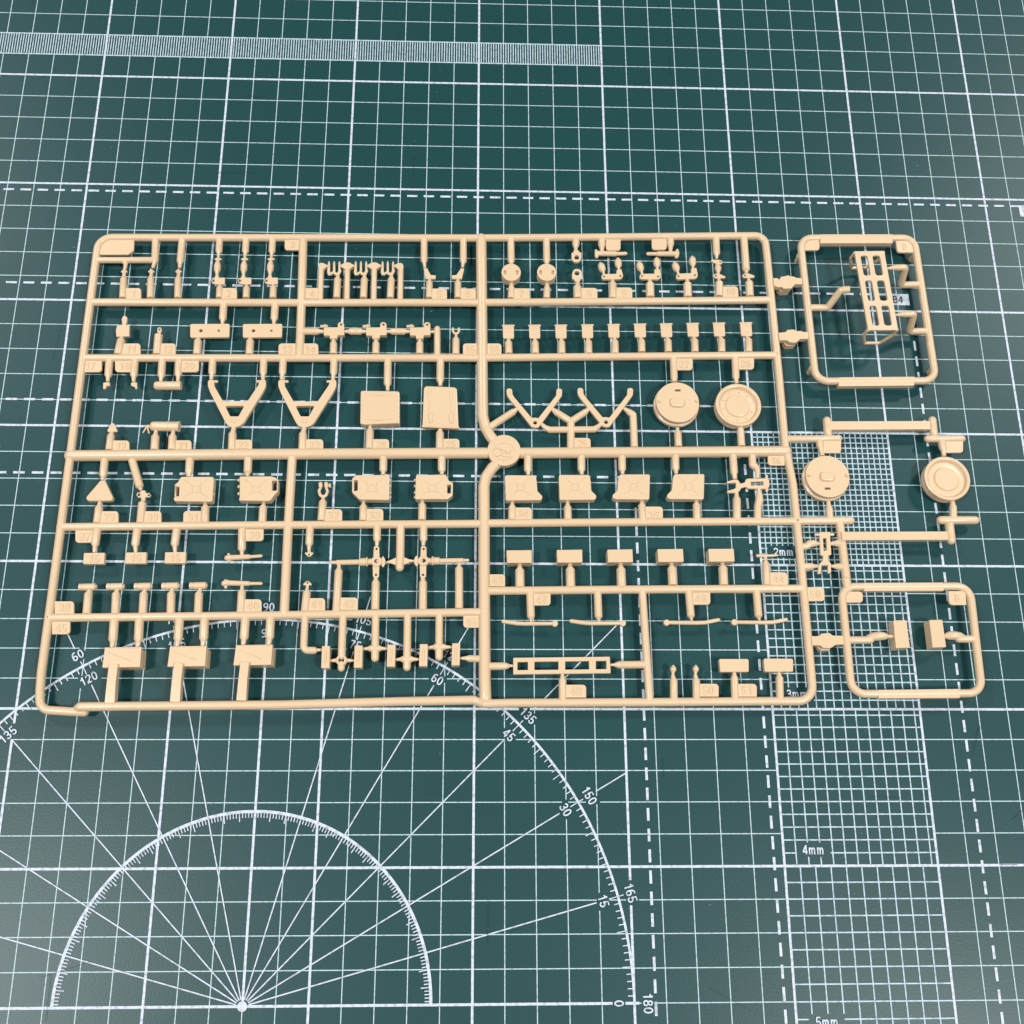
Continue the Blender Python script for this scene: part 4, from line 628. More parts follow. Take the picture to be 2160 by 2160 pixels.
('gate',None,[('t',0,0,[(-123,-125.77,4,1.35),(-122.78,-132.04,4,1.35),(-122.72,-132.84,4,0.81),(-122.59,-134.67,4,0.6)])],[]),
('step_hook','tiny stepped hook turned left',[('p',3.7,4.6,0.1,0.12,[(-133.14,-135.34),(-131.93,-135.05),(-130.75,-135.22),(-130.7,-136.41),(-131.85,-136.57),(-131.85,-137.25),(-132.47,-137.72),(-132.89,-137.63)],[])],[]),
('step_hook','tiny stepped hook turned right',[('p',3.7,4.6,0.1,0.12,[(-123.35,-135.23),(-122.39,-134.94),(-121.21,-135.02),(-120.96,-137.49),(-121.53,-137.59),(-121.78,-136.77),(-123.16,-136.32)],[])],[]),
('gate',None,[('t',0,0,[(-113.27,-125.65,4,1.35),(-113.03,-132.15,4,1.35),(-113.03,-132.95,4,0.77),(-113.02,-134.55,4,0.55)])],[]),
('gate',None,[('t',0,0,[(-107.35,-125.57,4,1.35),(-107.02,-131.61,4,1.35),(-107.01,-132.41,4,0.77),(-106.97,-134.47,4,0.55)])],[]),
('number_tag',None,[('q',3.55,4.55,[0,0,1.15,0],0.1,[(-106.97,-125.83),(-100.17,-125.74),(-99.76,-130.62),(-106.54,-130.71)])],[('number',[('x',-103.36,-128.22,4.55,'20',2.9,0)])]),
('fire_extinguisher_half','half cylinder tank with one raised band',[('t',0,0,[(-115.29,-136,4,0.5),(-115.17,-136,4,1),(-114.88,-136,4,1.35),(-114.38,-135.99,4,1.58),(-105.63,-135.89,4,1.62)])],[('band',[('t',0,0,[(-111.21,-135.95,4,1.68),(-110.63,-135.95,4,1.68)])])]),
('gate',None,[('t',0,0,[(-95.28,-125.41,4,1.35),(-95.1,-130.77,4,1.35),(-95.13,-131.57,4,0.85),(-95.21,-133.55,4,0.65)])],[]),
('gate',None,[('t',0,0,[(-77.01,-125.17,4,1.35),(-76.86,-130.54,4,1.35),(-76.83,-131.34,4,0.85),(-76.75,-133.55,4,0.65)])],[]),
('tow_bar','V shaped tow bar with a cross brace and a riveted point',[('p',3.2,4.9,0.5,0.12,[(-96.12,-134.2),(-95.31,-133.82),(-93.97,-133.9),(-93.66,-136.24),(-90.07,-142.14),(-81.55,-142.04),(-78.04,-135.59),(-77.91,-133.79),(-75.57,-133.63),(-75.48,-136.25),(-76.37,-138.56),(-82.22,-150.19),(-83.57,-151.56),(-85.59,-152.11),(-87.48,-151.6),(-88.62,-150.26),(-94.91,-138.78),(-95.95,-136.27)],[('p',0.4,[(-89.27,-143.9),(-82.47,-143.74),(-84.25,-147.83),(-87.15,-147.86)])])],[('rivet',[('l',-85.65,-149.64,20,[(0,5.15),(0.75,5.15),(0.9,5),(0.9,4.5),(0,4.5)])]),('stub_pin',[('t',0,1,[(-94.16,-134.27,4.3,0.5),(-92.99,-134.26,4.3,0.5)])]),('stub_pin',[('t',0,1,[(-77.84,-133.98,4.3,0.5),(-78.67,-134.08,4.3,0.5)])])]),
('gate',None,[('t',0,0,[(-85.78,-160.36,4,1.45),(-86.02,-154.35,4,1.45),(-85.92,-153.56,4,0.98),(-85.66,-151.43,4,0.8)])],[]),
('gate',None,[('t',0,0,[(-70.03,-125.08,4,1.35),(-69.95,-130.45,4,1.35),(-70,-131.25,4,0.85),(-70.12,-133.24,4,0.65)])],[]),
('gate',None,[('t',0,0,[(-51.71,-124.84,4,1.35),(-51.63,-130.22,4,1.35),(-51.66,-131.02,4,0.85),(-51.74,-133.24,4,0.65)])],[]),
('tow_bar','V shaped tow bar with a cross brace and a riveted point',[('p',3.2,4.9,0.5,0.12,[(-71.11,-133.9),(-70.29,-133.52),(-68.94,-133.59),(-68.67,-135.94),(-65.19,-141.86),(-56.63,-141.76),(-52.97,-135.29),(-52.8,-133.49),(-50.45,-133.32),(-50.41,-135.95),(-51.35,-138.26),(-57.46,-149.93),(-58.84,-151.29),(-60.88,-151.86),(-62.77,-151.34),(-63.89,-150),(-69.98,-138.48),(-70.98,-135.97)],[('p',0.4,[(-64.42,-143.62),(-57.59,-143.46),(-59.45,-147.56),(-62.36,-147.59)])])],[('rivet',[('l',-60.9,-149.37,20,[(0,5.15),(0.75,5.15),(0.9,5),(0.9,4.5),(0,4.5)])]),('stub_pin',[('t',0,1,[(-69.1,-133.97,4.3,0.5),(-67.93,-133.95,4.3,0.5)])]),('stub_pin',[('t',0,1,[(-52.7,-133.67,4.3,0.5),(-53.54,-133.78,4.3,0.5)])])]),
('gate',None,[('t',0,0,[(-61.18,-160.12,4,1.45),(-61.31,-154.1,4,1.45),(-61.19,-153.31,4,0.98),(-60.88,-151.17,4,0.8)])],[]),
('number_tag',None,[('q',3.55,4.55,[0,1.15,0,0],0.1,[(-85.25,-156.57),(-78.95,-156.51),(-78.68,-160.5),(-84.95,-160.56)])],[('number',[('x',-81.96,-158.54,4.55,'22',2.71,0)])]),
('number_tag',None,[('q',3.55,4.55,[0,1.15,0,0],0.1,[(-60.16,-156.18),(-54.04,-156.12),(-53.84,-160.04),(-59.94,-160.1)])],[('number',[('x',-57,-158.11,4.55,'23',2.67,0)])]),
('arrow_hook','arrow shaped hook with a rounded tip',[('p',3.8,4.7,0.2,0.12,[(-128.13,-150.74),(-127.61,-150.91),(-126.1,-153.57),(-126.22,-154.02),(-129.39,-154.14),(-129.61,-153.61),(-128.59,-151.01)],[])],[]),
('gate',None,[('t',0,0,[(-128.36,-160.77,4,1.35),(-128.33,-155.45,4,1.35),(-128.2,-154.66,4,0.85),(-128.03,-153.67,4,0.65)])],[]),
('number_tag',None,[('q',3.55,4.55,[0,1.15,0,0],0.1,[(-127.38,-157.3),(-121.67,-157.25),(-121.29,-160.91),(-126.98,-160.97)])],[('number',[('x',-124.33,-159.11,4.55,'19',2.5,0)])]),
('fire_extinguisher','fire extinguisher with forked nozzle lying on its side',[('t',0,0,[(-115.01,-151.65,4,1),(-114.6,-151.65,4,1.5),(-113.86,-151.64,4,1.75),(-105.46,-151.64,4,1.8),(-105.3,-151.64,4,1.95),(-104.8,-151.68,4,1.95)])],[('nozzle',[('t',0,1,[(-115.01,-151.65,4,0.6),(-116.12,-151.66,4,0.5)]),('t',0,1,[(-116.16,-151.31,4,0.3),(-115.26,-154.2,4,0.25)]),('t',0,1,[(-116.12,-151.66,4,0.3),(-117.33,-154,4,0.22)])]),('band',[('t',0,0,[(-108.93,-151.59,4,1.88),(-108.43,-151.58,4,1.88)])])]),
('gate',None,[('t',0,0,[(-112.67,-160.62,4,1.45),(-112.87,-155.52,4,1.45),(-112.88,-154.72,4,0.84),(-112.9,-153.15,4,0.6)])],[]),
('gate',None,[('t',0,0,[(-106.66,-160.56,4,1.45),(-106.84,-155.46,4,1.45),(-106.83,-154.66,4,0.84),(-106.81,-153.09,4,0.6)])],[]),
('number_tag',None,[('q',3.55,4.55,[0,1.15,0,0],0.1,[(-105.82,-157),(-100.09,-156.94),(-99.76,-160.7),(-105.48,-160.76)])],[('number',[('x',-102.79,-158.85,4.55,'21',2.56,0)])]),
('gate',None,[('t',0,0,[(-32.26,-124.59,4,1.4),(-32.08,-134.4,4,1.4),(-32.04,-135.2,4,0.79),(-31.95,-137.08,4,0.55)])],[]),
('gate',None,[('t',0,0,[(-13.21,-124.34,4,1.4),(-13.16,-132.77,4,1.4),(-13.11,-133.57,4,0.86),(-13.04,-134.86,4,0.65)])],[]),
('canvas_cover','square soft edged cover plate',[('p',2,5.6,0.4,0.35,[(-41.46,-138.09),(-40.89,-137.67),(-28.07,-137.75),(-27.59,-138.3),(-27.21,-150.48),(-27.93,-150.13),(-39.55,-150.79),(-41.15,-150.36)],[])],[('seam',[('t',0,1,[(-38.32,-139.25,5.6,0.12),(-34.53,-139.52,5.6,0.2),(-30.34,-139.06,5.6,0.12)])]),('seam',[('t',0,1,[(-39.63,-148.81,5.6,0.12),(-34.21,-149.12,5.6,0.22),(-29.23,-148.43,5.6,0.12)])])]),
('gate',None,[('t',0,0,[(-37.72,-159.45,4,1.45),(-37.76,-152.73,4,1.45),(-37.73,-151.93,4,0.8),(-37.66,-149.8,4,0.55)])],[]),
('number_tag',None,[('q',3.55,4.55,[0,1.15,0,0],0.1,[(-36.56,-155.9),(-30.82,-155.84),(-30.71,-159.59),(-36.42,-159.65)])],[('number',[('x',-33.63,-157.74,4.55,'24',2.55,0)])]),
('strapped_pack','upright strapped canvas pack with two buckles',[('p',1.6,5.4,0.5,0.4,[(-18.93,-136.35),(-18.14,-135.47),(-7.99,-135.81),(-7.05,-136.49),(-6.29,-151.26),(-19.16,-150.95)],[])],[('strap',[('p',5.3,5.62,0.1,0.06,[(-17.12,-137.49),(-16.15,-137.48),(-15.82,-146.16),(-16.91,-146.17)],[])]),('strap',[('p',5.3,5.62,0.1,0.06,[(-9.66,-137.4),(-8.81,-137.39),(-8.28,-146.08),(-9.2,-146.09)],[])]),('buckle',[('p',5.3,5.75,0.15,0.08,[(-17.15,-146.28),(-15.39,-146.26),(-15.66,-149.84),(-16.66,-149.85)],[])]),('buckle',[('p',5.3,5.75,0.15,0.08,[(-9.82,-146.47),(-8.14,-146.45),(-8.31,-149.98),(-9.31,-149.99)],[])]),('rolled_hem',[('t',0,1,[(-18.84,-150.96,5,0.55),(-6.54,-151.37,5,0.55)])])]),
('gate',None,[('t',0,0,[(-12.88,-159.21,4,1.45),(-12.9,-153.15,4,1.45),(-12.85,-152.35,4,0.91),(-12.77,-151.12,4,0.7)])],[]),
('number_tag',None,[('q',3.55,4.55,[0,1.15,0,0],0.1,[(-12.09,-155.52),(-5.96,-155.46),(-5.92,-159.35),(-12.03,-159.41)])],[('number',[('x',-9,-157.44,4.55,'25',2.65,0)])]),
('wishbone_arm','V shaped wishbone arm with a holed point',[('p',3.3,4.8,0.35,0.12,[(10.83,-136.44),(11.14,-135.98),(11.89,-135.84),(12.64,-136.09),(12.88,-136.75),(12.94,-138.06),(13.53,-139.19),(19.77,-147.24),(21.12,-147.12),(22.16,-147.37),(28.74,-138.36),(28.86,-136.72),(28.93,-135.97),(29.84,-135.63),(30.69,-135.88),(30.94,-136.7),(30.76,-138.5),(29.77,-139.98),(23.79,-148.64),(23.03,-149.62),(22.27,-150.75),(21.08,-151.05),(19.74,-150.61),(19,-149.66),(12.03,-140.19),(11.07,-138.73),(10.83,-137.43)],[('c',21.01,-149.06,0.72)])],[('rivet',[('l',11.97,-137.2,16,[(0,4.95),(0.4,4.95),(0.5,4.8),(0.5,4.4),(0,4.4)])]),('rivet',[('l',29.88,-136.85,16,[(0,4.95),(0.4,4.95),(0.5,4.8),(0.5,4.4),(0,4.4)])])]),
('wishbone_arm','V shaped wishbone arm with a holed point',[('p',3.3,4.8,0.35,0.12,[(36.52,-135.91),(36.83,-135.44),(37.59,-135.3),(38.34,-135.56),(38.57,-136.21),(38.6,-137.53),(39.18,-138.67),(45.28,-146.73),(46.64,-146.62),(47.68,-146.87),(54.48,-137.83),(54.63,-136.19),(54.72,-135.43),(55.64,-135.09),(56.48,-135.34),(56.72,-136.16),(56.5,-137.97),(55.48,-139.46),(49.29,-148.14),(48.51,-149.12),(47.73,-150.26),(46.52,-150.56),(45.18,-150.12),(44.46,-149.16),(37.64,-139.67),(36.71,-138.2),(36.5,-136.89)],[('c',46.49,-148.56,0.72)])],[('rivet',[('l',37.64,-136.66,16,[(0,4.95),(0.4,4.95),(0.5,4.8),(0.5,4.4),(0,4.4)])]),('rivet',[('l',55.64,-136.32,16,[(0,4.95),(0.4,4.95),(0.5,4.8),(0.5,4.4),(0,4.4)])])]),
('gate',None,[('t',0,0,[(4.27,-151.09,4,1.35),(13.24,-144.71,4,1.3),(13.84,-144.21,4,0.9),(14.89,-143.39,4,0.6)])],[]),
('gate',None,[('t',0,1,[(33.67,-158.77,4,1.4),(33.89,-148.2,4,1.4)])],[]),
('gate',None,[('t',0,0,[(33.89,-148.2,4,1.3),(28.7,-144.7,4,1.25),(27.96,-144.06,4,0.9),(26.62,-142.93,4,0.6)])],[]),
('gate',None,[('t',0,0,[(33.89,-148.2,4,1.3),(39.08,-144.58,4,1.25),(39.7,-143.93,4,0.9),(40.87,-142.94,4,0.6)])],[]),
('gate',None,[('t',0.6,0,[(33.82,-151.36,4,1.2),(26.2,-151.5,4,1.2),(24.57,-150.56,4,0.9),(22.94,-148.96,4,0.6)])],[]),
('gate',None,[('t',0.6,0,[(33.82,-151.36,4,1.2),(42.22,-151.18,4,1.2),(43.75,-150.03,4,0.9),(45.3,-148.4,4,0.6)])],[]),
('gate',None,[('t',0.7,0,[(56.4,-158,4,1.35),(56.43,-145.45,4,1.35),(55.02,-144.33,4,1.2),(54.14,-143.59,4,0.85),(52.82,-142.56,4,0.5)])],[]),
('number_tag',None,[('q',3.55,4.55,[0,1.15,0,0],0.1,[(34.75,-154.68),(40.78,-154.62),(40.68,-158.44),(34.67,-158.5)])],[('number',[('x',37.72,-156.56,4.55,'26',2.6,0)])]),
('slotted_hatch_disc','round hatch disc with one slot and a raised rectangular panel, inside the main frame',[('p',4.6,6.4,0,0.12,[(80.13,-141.26),(80.06,-140.24),(79.87,-139.25),(79.54,-138.28),(79.09,-137.37),(78.52,-136.52),(77.85,-135.76),(77.09,-135.09),(76.24,-134.52),(75.33,-134.07),(74.36,-133.74),(73.37,-133.55),(72.35,-133.48),(71.33,-133.55),(70.34,-133.74),(69.37,-134.07),(68.46,-134.52),(67.61,-135.09),(66.85,-135.76),(66.18,-136.52),(65.61,-137.37),(65.16,-138.28),(64.83,-139.25),(64.64,-140.24),(64.57,-141.26),(64.64,-142.28),(64.83,-143.27),(65.16,-144.24),(65.61,-145.15),(66.18,-146),(66.85,-146.76),(67.61,-147.43),(68.46,-148),(69.37,-148.45),(70.34,-148.78),(71.33,-148.97),(72.35,-149.04),(73.37,-148.97),(74.36,-148.78),(75.33,-148.45),(76.24,-148),(77.09,-147.43),(77.85,-146.76),(78.52,-146),(79.09,-145.15),(79.54,-144.24),(79.87,-143.27),(80.06,-142.28)],[('p',0.05,[(71.61,-136.2),(73.67,-136.18),(73.63,-137),(71.57,-137.02)])]),('l',72.35,-141.26,56,[(6.71,4.7),(7.5,4.7),(7.5,4),(8.22,3.6),(8.22,2.2),(7.74,2),(6.71,2),(6.71,4.7)])],[('raised_panel',[('p',6.1,7.25,1.3,0.45,[(69.71,-139.71),(74.84,-139.65),(74.65,-143.23),(69.54,-143.29)],[])]),('rivet',[('l',65.63,-141.1,14,[(0,7),(0.4,6.95),(0.6,6.6),(0.65,6.2),(0,6.2)])]),('rivet',[('l',79.22,-140.88,14,[(0,7),(0.4,6.95),(0.6,6.6),(0.65,6.2),(0,6.2)])])]),
('slotted_hatch_disc','round hatch disc with one slot and a raised rectangular panel, beyond the right runner',[('p',4.6,6.4,0,0.12,[(132.09,-169.12),(132.02,-168.1),(131.83,-167.11),(131.5,-166.14),(131.05,-165.23),(130.48,-164.38),(129.81,-163.62),(129.05,-162.95),(128.2,-162.38),(127.29,-161.93),(126.32,-161.6),(125.33,-161.41),(124.31,-161.34),(123.29,-161.41),(122.3,-161.6),(121.33,-161.93),(120.42,-162.38),(119.57,-162.95),(118.81,-163.62),(118.14,-164.38),(117.57,-165.23),(117.12,-166.14),(116.79,-167.11),(116.6,-168.1),(116.53,-169.12),(116.6,-170.14),(116.79,-171.13),(117.12,-172.1),(117.57,-173.01),(118.14,-173.86),(118.81,-174.62),(119.57,-175.29),(120.42,-175.86),(121.33,-176.31),(122.3,-176.64),(123.29,-176.83),(124.31,-176.9),(125.33,-176.83),(126.32,-176.64),(127.29,-176.31),(128.2,-175.86),(129.05,-175.29),(129.81,-174.62),(130.48,-173.86),(131.05,-173.01),(131.5,-172.1),(131.83,-171.13),(132.02,-170.14)],[('p',0.05,[(122.94,-173.28),(124.96,-173.27),(124.89,-174.05),(122.87,-174.06)])]),('l',124.31,-169.12,56,[(6.71,4.7),(7.5,4.7),(7.5,4),(8.22,3.6),(8.22,2.2),(7.74,2),(6.71,2),(6.71,4.7)])],[('raised_panel',[('p',6.1,7.25,1.3,0.45,[(121.66,-167.57),(126.73,-167.53),(126.4,-170.97),(121.34,-171.01)],[])]),('rivet',[('l',117.66,-168.94,14,[(0,7),(0.4,6.95),(0.6,6.6),(0.65,6.2),(0,6.2)])]),('rivet',[('l',131.08,-168.76,14,[(0,7),(0.4,6.95),(0.6,6.6),(0.65,6.2),(0,6.2)])])]),
('dished_wheel_disc','dished wheel disc with a sunken centre, ringed by bolts, inside the main frame',[('l',94.49,-141.82,56,[(0,5.45),(3.8,5.45),(4.04,5.45),(4.29,5.35),(4.46,4.85),(4.95,4.75),(6.44,4.75),(6.76,5.1),(7.09,5.85),(7.42,6),(8,6),(8.25,5.85),(8.25,4.3),(7.92,3.9),(8.17,3.6),(8.17,2.2),(7.84,2),(0,2)])],[('bolt_head',[('l',99.87,-140.73,10,[(0,5.1),(0.22,5.05),(0.3,4.85),(0.3,4.5),(0,4.5)])]),('bolt_head',[('l',98.2,-137.78,10,[(0,5.1),(0.22,5.05),(0.3,4.85),(0.3,4.5),(0,4.5)])]),('bolt_head',[('l',95.11,-136.37,10,[(0,5.1),(0.22,5.05),(0.3,4.85),(0.3,4.5),(0,4.5)])]),('bolt_head',[('l',91.79,-137.04,10,[(0,5.1),(0.22,5.05),(0.3,4.85),(0.3,4.5),(0,4.5)])]),('bolt_head',[('l',89.5,-139.54,10,[(0,5.1),(0.22,5.05),(0.3,4.85),(0.3,4.5),(0,4.5)])]),('bolt_head',[('l',89.11,-142.91,10,[(0,5.1),(0.22,5.05),(0.3,4.85),(0.3,4.5),(0,4.5)])]),('bolt_head',[('l',90.78,-145.86,10,[(0,5.1),(0.22,5.05),(0.3,4.85),(0.3,4.5),(0,4.5)])]),('bolt_head',[('l',93.87,-147.27,10,[(0,5.1),(0.22,5.05),(0.3,4.85),(0.3,4.5),(0,4.5)])]),('bolt_head',[('l',97.19,-146.6,10,[(0,5.1),(0.22,5.05),(0.3,4.85),(0.3,4.5),(0,4.5)])]),('bolt_head',[('l',99.48,-144.1,10,[(0,5.1),(0.22,5.05),(0.3,4.85),(0.3,4.5),(0,4.5)])])]),
('dished_wheel_disc','dished wheel disc with a sunken centre, in the far right group',[('l',167.41,-169.3,56,[(0,5.45),(3.77,5.45),(4.02,5.45),(4.26,5.35),(4.43,4.85),(4.92,4.75),(6.4,4.75),(6.72,5.1),(7.05,5.85),(7.38,6),(7.95,6),(8.2,5.85),(8.2,4.3),(7.87,3.9),(8.12,3.6),(8.12,2.2),(7.79,2),(0,2)])],[]),
('gate',None,[('t',0,0,[(72.13,-122.59,4,1.35),(72.03,-130.8,4,1.35),(72.03,-131.48,4,1.06),(72.02,-132.3,4,0.95)])],[]),
('number_tag',None,[('q',3.55,4.55,[0,0,1.15,0],0.1,[(72.94,-122.95),(79.1,-122.87),(78.84,-127.57),(72.7,-127.65)])],[('number',[('x',75.9,-125.26,4.55,'27',2.9,0)])]),
('gate',None,[('t',0,0,[(95.01,-122.12,4,1.35),(94.77,-130.19,4,1.35),(94.8,-130.99,4,0.88),(94.85,-132.68,4,0.7)])],[]),
('number_tag',None,[('q',3.55,4.55,[0,0,1.15,0],0.1,[(95.93,-122.55),(101.91,-122.47),(101.58,-127.01),(95.62,-127.09)])],[('number',[('x',98.76,-124.78,4.55,'28',2.9,0)])]),
('gate',None,[('t',0,0,[(72.26,-157.53,4,1.35),(72.28,-152.4,4,1.35),(72.25,-151.6,4,0.81),(72.21,-150.31,4,0.6)])],[]),
('gate',None,[('t',0,0,[(95,-157.15,4,1.35),(95.01,-151.36,4,1.35),(95.03,-150.56,4,1.17),(95.05,-149.42,4,1.1)])],[]),
('gate',None,[('t',0,0,[(123.39,-154.46,4,1.35),(123.48,-156.96,4,1.35),(123.58,-157.75,4,0.95),(123.93,-160.47,4,0.8)])],[]),
('number_tag',None,[('q',3.55,4.55,[0,0,1.15,0],0.1,[(124.17,-154.8),(131.12,-154.73),(130.65,-159.5),(123.73,-159.57)])],[]),
('gate',None,[('t',0,0,[(124.39,-184.57,4,1.3),(124.5,-180.18,4,1.3),(124.47,-179.38,4,0.87),(124.42,-177.7,4,0.7)])],[]),
('gate',None,[('t',0,0,[(167.97,-154.02,4,1.4),(168.14,-157.35,4,1.4),(168.15,-158.15,4,0.93),(168.16,-160.26,4,0.75)])],[]),
('number_tag',None,[('q',3.55,4.55,[0,0,1.15,0],0.1,[(168.96,-154.35),(175.69,-154.28),(175.07,-158.95),(168.37,-159.02)])],[]),
('gate',None,[('t',0,0,[(168.43,-184.45,4,1.3),(168.93,-179.44,4,1.3),(168.93,-178.64,4,0.98),(168.94,-177.03,4,0.85)])],[]),
('jerry_can_half','jerry can half with its handle on the left, left of the vertical runner',[('p',2.4,6,0.45,0.3,[(-104.02,-173.94),(-102.97,-173.07),(-102.24,-171.34),(-101.46,-171.03),(-91.36,-170.98),(-90.71,-171.5),(-90.58,-179.67),(-91.03,-180.1),(-103.47,-180.02),(-103.96,-179.09),(-103.43,-178.23)],[('p',0.15,[(-103.47,-174.71),(-102.34,-174.7),(-102.2,-178.13),(-103.31,-178.23)])])],[('end_rib',[('t',0,1,[(-91.49,-172.41,4.4,0.62),(-91.24,-172.41,4.4,0.62)])]),('end_rib',[('t',0,1,[(-91.31,-174.57,4.4,0.62),(-91.07,-174.57,4.4,0.62)])]),('end_rib',[('t',0,1,[(-91.12,-176.95,4.4,0.62),(-90.88,-176.94,4.4,0.62)])]),('pressed_rib',[('t',0,1,[(-100.97,-172.17,5.95,0.18),(-98.4,-173.95,5.92,0.34)])]),('pressed_rib',[('t',0,1,[(-92.9,-172.1,5.95,0.18),(-95.18,-173.93,5.92,0.34)])]),('pressed_rib',[('t',0,1,[(-100.4,-178.62,5.95,0.18),(-98.16,-176.79,5.92,0.34)])]),('pressed_rib',[('t',0,1,[(-92.37,-178.55,5.95,0.18),(-94.94,-176.76,5.92,0.34)])]),('pressed_panel',[('p',5.9,6.2,0.2,0.08,[(-98.32,-174.05),(-95.1,-174.02),(-94.86,-176.86),(-98.08,-176.88)],[('p',0.15,[(-97.8,-174.56),(-95.54,-174.54),(-95.39,-176.35),(-97.64,-176.36)])])])]),
('jerry_can_half','jerry can half with its handle on the right, left of the vertical runner',[('p',2.4,6,0.45,0.3,[(-81.98,-170.73),(-71.03,-170.63),(-69.58,-171.05),(-68.5,-172.13),(-68.41,-176.14),(-69.77,-177.75),(-70.68,-179.34),(-71.34,-179.69),(-81.74,-179.6),(-81.42,-178.48)],[('p',0.15,[(-70.68,-172.28),(-68.98,-172.26),(-68.88,-175.8),(-70.53,-175.9)])])],[('end_rib',[('t',0,1,[(-82.36,-171.68,4.4,0.62),(-82.12,-171.68,4.4,0.62)])]),('end_rib',[('t',0,1,[(-82.19,-174.07,4.4,0.62),(-81.94,-174.06,4.4,0.62)])]),('end_rib',[('t',0,1,[(-82,-176.66,4.4,0.62),(-81.76,-176.66,4.4,0.62)])]),('pressed_rib',[('t',0,1,[(-79.88,-171.99,5.95,0.18),(-77.57,-173.78,5.92,0.34)])]),('pressed_rib',[('t',0,1,[(-72.58,-171.93,5.95,0.18),(-74.65,-173.75,5.92,0.34)])]),('pressed_rib',[('t',0,1,[(-79.41,-178.45,5.95,0.18),(-77.37,-176.62,5.92,0.34)])]),('pressed_rib',[('t',0,1,[(-72.16,-178.39,5.95,0.18),(-74.46,-176.6,5.92,0.34)])]),('pressed_panel',[('p',5.9,6.2,0.2,0.08,[(-77.51,-173.87),(-74.6,-173.85),(-74.41,-176.69),(-77.31,-176.71)],[('p',0.15,[(-77.04,-174.39),(-75,-174.37),(-74.88,-176.18),(-76.91,-176.2)])])])]),
('jerry_can_half','jerry can half with its handle on the left, right of the vertical runner',[('p',2.4,6,0.45,0.3,[(-43.11,-171.26),(-41.73,-169.94),(-30.29,-169.75),(-30.06,-170.28),(-30,-179.02),(-40.15,-178.93),(-42.9,-176.24)],[('p',0.15,[(-42.39,-171.78),(-41.16,-171.89),(-41.02,-175.57),(-42.31,-175.8)])])],[('end_rib',[('t',0,1,[(-30.36,-171.24,4.4,0.62),(-30.11,-171.24,4.4,0.62)])]),('end_rib',[('t',0,1,[(-30.29,-173.42,4.4,0.62),(-30.04,-173.42,4.4,0.62)])]),('end_rib',[('t',0,1,[(-30.22,-175.81,4.4,0.62),(-29.97,-175.8,4.4,0.62)])]),('end_rib',[('t',0,1,[(-30.16,-177.54,4.4,0.62),(-29.92,-177.54,4.4,0.62)])]),('pressed_rib',[('t',0,1,[(-40.05,-171.22,5.95,0.18),(-37.66,-173.01,5.92,0.34)])]),('pressed_rib',[('t',0,1,[(-32.29,-171.15,5.95,0.18),(-34.56,-172.98,5.92,0.34)])]),('pressed_rib',[('t',0,1,[(-39.8,-177.7,5.95,0.18),(-37.56,-175.86,5.92,0.34)])]),('pressed_rib',[('t',0,1,[(-32.08,-177.64,5.95,0.18),(-34.46,-175.84,5.92,0.34)])]),('pressed_panel',[('p',5.9,6.2,0.2,0.08,[(-37.63,-173.11),(-34.53,-173.08),(-34.43,-175.93),(-37.53,-175.96)],[('p',0.15,[(-37.15,-173.62),(-34.98,-173.6),(-34.92,-175.42),(-37.08,-175.44)])])])]),
('jerry_can_half','jerry can half with its handle on the right, nearest the centre runner',[('p',2.4,6,0.45,0.3,[(-20.94,-169.76),(-10.6,-169.41),(-9.33,-171.84),(-8.01,-172.48),(-8.03,-177.03),(-9.85,-178.56),(-20.97,-178.65),(-21.07,-178)],[('p',0.15,[(-9.97,-173.15),(-8.65,-173.23),(-8.77,-176.44),(-10,-176.27)])])],[('end_rib',[('t',0,1,[(-21.15,-171.16,4.4,0.62),(-20.9,-171.16,4.4,0.62)])]),('end_rib',[('t',0,1,[(-21.1,-173.34,4.4,0.62),(-20.85,-173.34,4.4,0.62)])]),('end_rib',[('t',0,1,[(-21.04,-175.73,4.4,0.62),(-20.8,-175.73,4.4,0.62)])]),('end_rib',[('t',0,1,[(-21,-177.46,4.4,0.62),(-20.76,-177.46,4.4,0.62)])]),('pressed_rib',[('t',0,1,[(-18.78,-171.03,5.95,0.18),(-16.53,-172.83,5.92,0.34)])]),('pressed_rib',[('t',0,1,[(-11.4,-170.97,5.95,0.18),(-13.58,-172.81,5.92,0.34)])]),('pressed_rib',[('t',0,1,[(-18.64,-177.53,5.95,0.18),(-16.47,-175.69,5.92,0.34)])]),('pressed_rib',[('t',0,1,[(-11.29,-177.48,5.95,0.18),(-13.53,-175.67,5.92,0.34)])]),('pressed_panel',[('p',5.9,6.2,0.2,0.08,[(-16.52,-172.93),(-13.57,-172.9),(-13.52,-175.76),(-16.46,-175.79)],[('p',0.15,[(-16.07,-173.45),(-14,-173.43),(-13.97,-175.25),(-16.03,-175.27)])])])]),
('gate',None,[('t',0,0,[(-100.08,-163.82,4,1.45),(-99.94,-168.64,4,1.45),(-99.97,-169.43,4,0.95),(-100,-170.39,4,0.75)])],[]),
('gate',None,[('t',0,0,[(-79.89,-163.42,4,1.45),(-79.7,-168.46,4,1.45),(-79.72,-169.15,4,0.84),(-79.75,-169.99,4,0.6)])],[]),
('gate',None,[('t',0,0,[(-92.99,-187.29,4,1.45),(-93.29,-181.76,4,1.45),(-93.38,-180.97,4,0.84),(-93.54,-179.63,4,0.6)])],[]),
('number_tag',None,[('q',3.55,4.55,[1.15,0,0,0],0.1,[(-100.56,-183.06),(-93.94,-183.01),(-93.65,-187.38),(-100.25,-187.43)])],[('number',[('x',-97.1,-185.22,4.55,'31',2.9,0)])]),
